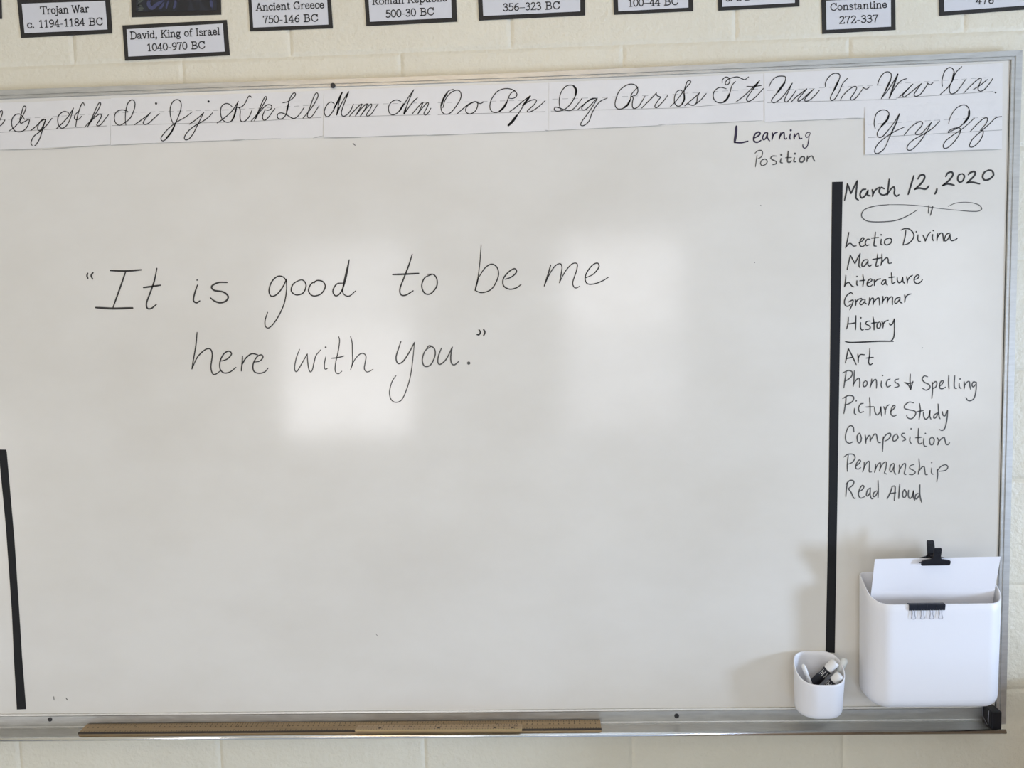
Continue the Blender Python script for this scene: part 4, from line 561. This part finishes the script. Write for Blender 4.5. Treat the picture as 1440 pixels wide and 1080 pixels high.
# ------------------------------------------------------------------ cursive alphabet strips
def strip(name, poly, letters, rules, dashes, label, y, dust_shade):
    P = [(a*1e-4, b*1e-4) for a, b in poly]
    cx = sum(p[0] for p in P)/len(P); cz = min(p[1] for p in P)
    root = empty(name, (cx, BY, cz)); tag(root, label, 'alphabet strip')
    bm = bmesh.new(); prism(bm, P, y, y+0.0005)
    kid(obj('paper', bm, M_paper), root)
    for L in letters:
        o = kid(writing('letter_pair', INK[L], M_print, None, y-0.0003, 4, 0.8), root); o['label'] = 'cursive letters ' + L
    v, f = [], []
    for r_ in rules: ribbon(v, f, [(r_[0]*1e-4, r_[1]*1e-4), (r_[2]*1e-4, r_[3]*1e-4)], 0.0010, y-0.0001, 2, 1)
    kid(meshobj('base_line', v, f, M_rule), root)
    v, f = [], []
    for r_ in dashes:
        n = max(2, int(abs(r_[2]-r_[0])/160))
        for k in range(n):
            t0, t1 = k/n, (k+0.55)/n
            ribbon(v, f, [((r_[0]+(r_[2]-r_[0])*t)*1e-4, (r_[1]+(r_[3]-r_[1])*t)*1e-4) for t in (t0, t1)], 0.0009, y-0.0001, 2, 1)
    kid(meshobj('dashed_middle_line', v, f, M_dash), root)
    for e in dust_shade:
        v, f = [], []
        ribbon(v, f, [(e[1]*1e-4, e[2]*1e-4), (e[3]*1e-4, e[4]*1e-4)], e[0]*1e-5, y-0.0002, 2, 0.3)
        kid(meshobj('dusty_shade_edge', v, f, M_dust_shade), root)  # painted shadow line along the strip's edges, mixed with dust
    return root
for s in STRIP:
    strip('alphabet_strip', s['poly'], s['letters'], s['rules'], s['dashes'], s['label'], BY-0.0006-s['lift']*1e-4, s['dust_shade'])
# ------------------------------------------------------------------ history cards on the wall
for c in CARD:
    out = [(a*1e-4, b*1e-4) for a, b in c['outer']]; inn = [(a*1e-4, b*1e-4) for a, b in c['inner']]
    cx = sum(p[0] for p in out)/4; cz = min(p[1] for p in out)
    root = empty(c['name'], (cx, 0.0, cz)); tag(root, c['label'], c['cat'])
    bm = bmesh.new(); prism(bm, out, -0.0016, -0.0003)
    kid(obj('backing_card', bm, M_black_card), root)
    if inn and c['cat'] == 'name card':
        bm = bmesh.new(); prism(bm, inn, -0.0021, -0.0016)
        kid(obj('paper', bm, M_card), root)
        if c['text']:
            o = kid(writing('printed_text', c['text'], M_text, None, -0.0024, 3, 1.0), root)
    elif inn:
        def pic(nt, b):
            w = noise(nt, 34.0, 3, 0.5, (1.0, 1.0, 0.45))
            nt.links.new(ramp(nt, w, [(0.40, (0.010, 0.010, 0.012)), (0.50, (0.018, 0.02, 0.03)), (0.58, (0.012, 0.012, 0.014)), (0.70, (0.03, 0.035, 0.032))]), b.inputs['Base Color'])
        bm = bmesh.new(); prism(bm, inn, -0.0021, -0.0016)
        kid(obj('print', bm, mat('dark_print', (0.01, 0.01, 0.012), 0.6, build=pic)), root)
        for nm, key, mm in (('blue_brushstroke', 'blue', mat('blue_paint', (0.050, 0.056, 0.125), 0.6)), ('grey_green_brushstroke', 'green', mat('grey_green_paint', (0.065, 0.075, 0.065), 0.6))):
            for st in c[key]: kid(writing(nm, [st], mm, None, -0.0024, 4, 0.5), root)

# ------------------------------------------------------------------ hanging pockets
def rounded_outline(w, d, rf, rb, n=10):
    """plan of a pocket: flat back at y=0, front at y=-d, centred on x=0, counter-clockwise from above"""
    pts = []
    for cx, cy, r, a0 in ((w/2-rb, -rb, rb, 0), (-w/2+rb, -rb, rb, 90), (-w/2+rf, -d+rf, rf, 180), (w/2-rf, -d+rf, rf, 270)):
        for k in range(n+1):
            a = R(a0+90*k/n); pts.append((cx+r*math.cos(a), cy+r*math.sin(a)))
    return pts
def pocket(name, w, d, rf, rb, h_front, h_back, t, scale_bot, fillet, label_m):
    verts, faces = [], []
    base = rounded_outline(w, d, rf, rb)
    n = len(base)
    def offs(pts, o):
        res = []
        for i in range(n):
            a = Vector(pts[i-1]); c = Vector(pts[(i+1) % n]); tt = (c-a)
            if tt.length < 1e-9: tt = Vector((1, 0))
            tt.normalize(); res.append((pts[i][0]-tt.y*o, pts[i][1]+tt.x*o))
        return res
    def rim(y):
        u = min(1, max(0, -y/d)); u = u*u*(3-2*u)
        return h_back+(h_front-h_back)*u
    def ring(inset, f):
        """f: fraction of the way up the wall"""
        o = offs(base, inset); s = scale_bot+(1-scale_bot)*f
        return [(x*s, y*(s if scale_bot < 1 else 1), rim(y)) for x, y in o]
    rings = []
    for k in range(6):                       # rounded bottom edge
        a = R(90*k/5); ins = fillet*(1-math.sin(a)); z = fillet*(1-math.cos(a))
        rings.append([(x, y, z) for x, y, _ in ring(ins, 0)])
    for k in range(1, 13):
        f = k/12
        rings.append([(x, y, fillet+(zr-fillet-t*0.4)*f) for x, y, zr in ring(0, f)])
    rings.append([(x, y, zr) for x, y, zr in ring(t*0.3, 1)])
    rings.append([(x, y, zr) for x, y, zr in ring(t*0.7, 1)])
    rings.append([(x, y, zr-t*0.4) for x, y, zr in ring(t, 1)])
    for k in range(11, 0, -1):
        f = k/12
        rings.append([(x, y, fillet+(zr-fillet-t*0.4)*f) for x, y, zr in ring(t, f)])
    for k in range(4, -1, -1):
        a = R(90*k/4); ins = t+fillet*(1-math.sin(a)); z = t+fillet*(1-math.cos(a))
        rings.append([(x, y, z) for x, y, _ in ring(ins, 0)])
    for r_ in rings: verts += r_
    for j in range(len(rings)-1):
        for i in range(n):
            a, b = j*n+i, j*n+(i+1) % n
            faces.append((a, b, b+n, a+n))
    faces.append(tuple(range(n-1, -1, -1)))
    faces.append(tuple((len(rings)-1)*n+i for i in range(n)))
    return meshobj(name, verts, faces, M_plastic, smooth=True)
YP = BY - 0.0006
def mount(name, x, z, h, label, cat, **kw):
    o = pocket(name, **kw); o.location = (x, YP, z); tag(o, label, cat); return o
basket = mount('wall_pocket', 0.7090, 0.9310, 0, 'wide white plastic pocket hanging at the board\'s lower right corner, holding paper', 'wall pocket',
               w=0.2370, d=0.0750, rf=0.036, rb=0.014, h_front=0.1975, h_back=0.2330, t=0.0026, scale_bot=0.985, fillet=0.022, label_m=None)
cup = mount('marker_cup', 0.5085, 0.9105, 0, 'small white plastic cup holding markers below the long black tape', 'cup',
            w=0.0890, d=0.0720, rf=0.0355, rb=0.034, h_front=0.0700, h_back=0.1030, t=0.0022, scale_bot=0.93, fillet=0.012, label_m=None)

# paper leaning in the wide pocket
def sheet():
    w, h, n = 0.2200, 0.2400, 12
    verts, faces = [], []
    p_top = Vector((0.7060, -0.0820, 1.2090)); p_rim = Vector((0.7095, -0.0580, 1.130)); p_bot = Vector((0.7085, -0.0400, 0.962))
    def pos(t):   # t=0 top, 1 bottom, gently curved
        a = p_top.lerp(p_rim, t); b = p_rim.lerp(p_bot, t)
        if t < 0.3: return p_top.lerp(p_rim, t/0.3)
        return p_rim.lerp(p_bot, (t-0.3)/0.7)
    for side in (0, 1):
        for j in range(n+1):
            c = pos(j/n)
            for i in range(5):
                u = i/4-0.5
                verts.append((c.x+u*w, c.y+0.0008*side, c.z+u*0.0012))
    m_ = 5; S = (n+1)*m_
    for j in range(n):
        for i in range(4):
            a = j*m_+i
            faces.append((a+m_, a+m_+1, a+1, a)); faces.append((S+a, S+a+1, S+a+m_+1, S+a+m_))
        faces.append((j*m_, S+j*m_, S+(j+1)*m_, (j+1)*m_)); faces.append(((j+1)*m_+4, S+(j+1)*m_+4, S+j*m_+4, j*m_+4))
    for i in range(4):
        faces.append((i, i+1, S+i+1, S+i)); faces.append((S+n*m_+i, S+n*m_+i+1, n*m_+i+1, n*m_+i))
    return meshobj('paper_sheets', verts, faces, M_sheet)
sheets = sheet()
tag(sheets, 'white sheets of paper standing in the wide pocket under the black bulldog clip', 'paper')

# bulldog clip on the paper's top edge
bx, bz = 0.7005, 1.1965
clip = empty('bulldog_clip', (bx, -0.084, bz)); tag(clip, 'black bulldog clip gripping the top edge of the paper', 'clip')
def clip_plate(name, bot, tilt, h, m):
    half = [(0.0250, 0.0), (0.0256, 0.0070), (0.0238, 0.0092), (0.0095, 0.0122), (0.0070, 0.0155), (0.0066, h-0.003), (0.0052, h)]
    poly = [(x, z) for x, z in half] + [(-x, z) for x, z in half[::-1]]
    bm = bmesh.new(); prism(bm, poly, -0.0012, 0.0012)
    # raised ribs on the handle and a lip along the jaw
    for zz in (h-0.006, h-0.009, h-0.012): box(bm, -0.0045, 0.0045, -0.0020, 0.0, zz, zz+0.0012)
    box(bm, -0.0240, 0.0240, -0.0024, 0.0, 0.0002, 0.0018)
    bmesh.ops.transform(bm, matrix=Matrix.Rotation(tilt, 4, 'X'), verts=bm.verts)
    bmesh.ops.translate(bm, verts=bm.verts, vec=Vector(bot)-clip.location)
    o = obj(name, bm, m, clip, bevel=0.0006); return o
clip_plate('front_jaw', (bx, -0.0855, bz+0.0005), R(14), 0.0345, M_black)
clip_plate('rear_jaw', (bx-0.0022, -0.0775, bz+0.0020), R(-10), 0.0400, M_black)
bm = bmesh.new()
tube(bm, [(bx-0.0075-clip.location.x, 0.0035, 0.0160), (bx+0.0065-clip.location.x, 0.0035, 0.0160)], 0.0030, 12)
obj('spring', bm, M_black_steel, clip, smooth=True)

# four small binder clips on the pocket's front rim
for k in range(4):
    x0 = 0.6508 + k*0.01575; w = 0.0154; xc = x0+w/2
    yb = YP-0.0750
    root = empty('binder_clip', (xc, yb, 1.1182))
    tag(root, ['leftmost of the four small black binder clips on the wide pocket\'s front rim', 'second from left of the four binder clips on the pocket\'s front rim',
               'third from left of the four binder clips on the pocket\'s front rim', 'rightmost of the four small black binder clips on the wide pocket\'s front rim'][k], 'binder clip', 'binder clips on the pocket rim')
    bm = bmesh.new()
    prof = [(-0.0012, 0.0), (-0.0022, 0.0003), (-0.0034, 0.0098), (-0.0026, 0.0115), (0.0050, 0.0115), (0.0056, 0.0100), (0.0042, 0.0030), (0.0034, 0.0030), (0.0044, 0.0096), (0.0, 0.0098)]
    a = [bm.verts.new((-w/2, y, z)) for y, z in prof]; b = [bm.verts.new((w/2, y, z)) for y, z in prof]
    n = len(prof)
    for i in range(n): bm.faces.new((a[i], a[(i+1) % n], b[(i+1) % n], b[i]))
    bm.faces.new(a[::-1]); bm.faces.new(b)
    bmesh.ops.recalc_face_normals(bm, faces=bm.faces)
    obj('clip_body', bm, M_black_steel, root)
    bm = bmesh.new()
    yy = -0.0026
    half = [(0.0021, 0.0012), (0.0021, -0.0020), (0.0019, -0.0065), (0.0030, -0.0105), (0.0036, -0.0128), (0.0030, -0.0145), (0.0010, -0.0152)]
    pts = [(x, yy, z) for x, z in half] + [(-x, yy, z) for x, z in half[::-1]]
    tube(bm, pts, 0.00055, 6)
    obj('wire_handle', bm, M_wire, root, smooth=True)

# ------------------------------------------------------------------ markers in the cup
def marker(name, lo, hi, r, cap_len, m_barrel, m_cap, label, lab=None, tip='flat', cap_r=1.06):
    lo, hi = Vector(lo), Vector(hi); L = (hi-lo).length
    root = empty(name, lo); root.rotation_mode = 'QUATERNION'
    root.rotation_quaternion = Vector((0, 0, 1)).rotation_difference((hi-lo).normalized())
    tag(root, label, 'marker', 'markers in the small cup')
    def part(nm, prof, m):
        bm = bmesh.new(); tube(bm, [(0, 0, z) for z, _ in prof], [q for _, q in prof], 20); o = obj(nm, bm, m, root, smooth=True)
        md = o.modifiers.new('edge', 'EDGE_SPLIT'); md.split_angle = R(40)
        return o
    part('barrel', [(0, r*0.8), (0.002, r), (L-cap_len, r), (L-cap_len+0.002, r*0.96)], m_barrel)
    if tip == 'flat': prof = [(L-cap_len, r*cap_r), (L-0.003, r*cap_r), (L-0.001, r*cap_r*0.92), (L, r*cap_r*0.75)]
    else: prof = [(L-cap_len, r*0.55), (L-cap_len+0.006, r*cap_r), (L-0.006, r*cap_r), (L-0.002, r*cap_r*0.8), (L, r*cap_r*0.4)]
    part('cap', prof, m_cap)
    if lab:
        part('label', [(lab[0]*L, r*1.012), (lab[1]*L, r*1.012)], M_marker_label)
        bm = bmesh.new(); a0, a1 = lab[1]*L-0.004, lab[1]*L-0.016
        for ang in lab[2]:
            for (w0, w1, u0, u1) in ((-0.42, 0.30, a0, a0-0.0011), (-0.42, 0.30, a1, a1+0.0011), (-0.42, -0.34, a0, a1), (0.22, 0.30, a0, a1), (-0.22, 0.1, a0-0.004, a0-0.0055), (-0.22, 0.1, a0-0.0075, a0-0.009)):
                q = [bm.verts.new((math.cos(ang+w)*r*1.03, math.sin(ang+w)*r*1.03, u)) for w, u in ((w0, u0), (w1, u0), (w1, u1), (w0, u1))]
                bm.faces.new(q)
        obj('label_print', bm, M_marker_white, root)
    return root

marker('marker', (0.5050, -0.0620, 0.9290), (0.4800, -0.0520, 1.0020), 0.0038, 0.0250, M_marker_white, M_marker_white, 'slim white pen leaning to the left side of the small cup', tip='round')
marker('marker', (0.4860, -0.0360, 0.9390), (0.5415, -0.0480, 1.0050), 0.0080, 0.0190, M_marker_white, M_marker_white, 'white-capped marker with a black label leaning right in the small cup', (0.15, 0.76, (-1.2, -2.4, 0.3, 1.6, 2.8)))
marker('marker', (0.4980, -0.0560, 0.9340), (0.5415, -0.0690, 0.9900), 0.0075, 0.0170, M_marker_white, M_marker_white, 'marker pointing its white end toward the viewer at the small cup\'s right rim', (0.15, 0.76, (-1.2, -2.4, 0.3, 1.6, 2.8)))
marker('marker', (0.5250, -0.0360, 0.9290), (0.5600, -0.0460, 1.0095), 0.0062, 0.0300, M_marker_white, M_marker_clear, 'marker with a frosted pale cap, rightmost in the small cup', tip='round')


# ------------------------------------------------------------------ wooden rules on the tray
def rule(name, x0, x1, yc, zc, width, thick, tilt, m, label, cat, tick_step, holes=(), yaw=0.0, strip_m=None):
    L = x1-x0
    root = empty(name, ((x0+x1)/2, yc, zc)); root.rotation_euler = (tilt, 0, yaw); tag(root, label, cat)
    bm = bmesh.new(); box(bm, -L/2, L/2, -width/2, width/2, 0, thick)
    obj('rule_body', bm, m, root, bevel=0.0010)
    v, f = [], []
    def q(xa, xb, ya, yb):
        b = len(v); v.extend([(xa, ya, thick+0.0002), (xb, ya, thick+0.0002), (xb, yb, thick+0.0002), (xa, yb, thick+0.0002)]); f.append((b, b+1, b+2, b+3))
    n = int(L/tick_step)
    rng = random.Random(3)
    for k in range(1, n):
        x = -L/2+k*tick_step
        h = width*(0.30 if k % 10 == 0 else 0.22 if k % 2 == 0 else 0.13)
        q(x-0.0005, x+0.0005, width/2-0.0010-h, width/2-0.0010)
        q(x-0.0005, x+0.0005, -width/2+0.0014, -width/2+0.0014+h*0.7)
        if k % 2 == 0:                       # worn numerals
            w = rng.uniform(0.0010, 0.0018); y0 = width*rng.uniform(0.00, 0.04)
            q(x-w, x+w, y0, y0+0.0011); q(x-w*0.4, x+w*0.4, y0, y0+0.0032)
            if k % 20 == 0: q(x+0.0022, x+0.0052, y0, y0+0.0030)
    meshobj('printed_scale', v, f, M_tick, root)
    for hx in holes:
        bm = bmesh.new(); tube(bm, [(hx, -width*0.18, thick-0.0004), (hx, -width*0.18, thick+0.0003)], 0.0030, 14)
        obj('hole', bm, M_tick, root)
    if strip_m:
        bm = bmesh.new(); box(bm, -L/2, L/2, -width/2-0.0005, -width/2+0.0016, thick*0.62, thick+0.0002); obj('inlaid_edge', bm, strip_m, root)
    return root

rule('metre_stick', -0.8930, 0.1070, -0.0372, 0.8755, 0.0300, 0.0080, R(4), M_wood, 'long worn wooden measuring stick lying in the tray', 'measuring stick', 0.005, strip_m=M_tick)
rule('ruler', -0.3560, -0.0420, -0.0500, 0.8822, 0.0270, 0.0045, R(-8), M_wood2, 'short wooden ruler lying on top of the long stick in the tray', 'ruler', 0.005, holes=(-0.112, 0.0, 0.106, 0.139), yaw=R(-0.4), strip_m=M_brass)


# ceiling lamp housings around the lights, the front one added
bm = bmesh.new()
for x0, x1, y0, y1 in ((-1.82, 0.12, -2.40, -2.35), (-1.82, 0.12, -2.05, -2.00), (-1.82, -1.78, -2.35, -2.05), (0.08, 0.12, -2.35, -2.05), (-0.86, 0.46, -1.28, -1.24), (-0.86, 0.46, -0.96, -0.92), (-0.86, -0.82, -1.24, -0.96), (0.42, 0.46, -1.24, -0.96)): box(bm, x0, x1, y0, y1, 2.71, ZC)
tag(obj('lamp_housings_front_added', bm, M_frame), kind='structure')
# unseen low cupboard added at the right; it shades the wall under the tray
unit = tag(empty('added_cupboard', (1.45, -0.23, 0.0)), kind='structure')
M_added_laminate = mat('added_brown_laminate', (0.30, 0.22, 0.15), 0.5)
bm = bmesh.new(); box(bm, 0.955, 1.95, -0.44, -0.004, 0.08, 0.922); kid(obj('added_carcass', bm, M_added_laminate), unit)
bm = bmesh.new(); box(bm, 0.985, 1.93, -0.40, -0.01, 0.0, 0.08); kid(obj('added_plinth', bm, M_gap), unit)
bm = bmesh.new(); box(bm, 0.945, 1.96, -0.46, -0.004, 0.922, 0.950); kid(obj('added_worktop', bm, M_added_laminate, bevel=0.004), unit)
for x0 in (0.965, 1.457):
    bm = bmesh.new(); box(bm, x0, x0+0.483, -0.459, -0.440, 0.095, 0.910); d = kid(obj('added_cupboard_door', bm, M_added_laminate, bevel=0.003), unit)
    hx = 1.415 if x0 < 1 else 1.490
    bm = bmesh.new(); tube(bm, [(hx, -0.459, 0.62), (hx, -0.485, 0.625), (hx, -0.485, 0.745), (hx, -0.459, 0.75)], 0.005, 10); kid(obj('added_cupboard_handle', bm, M_alu_shine, smooth=True), unit)
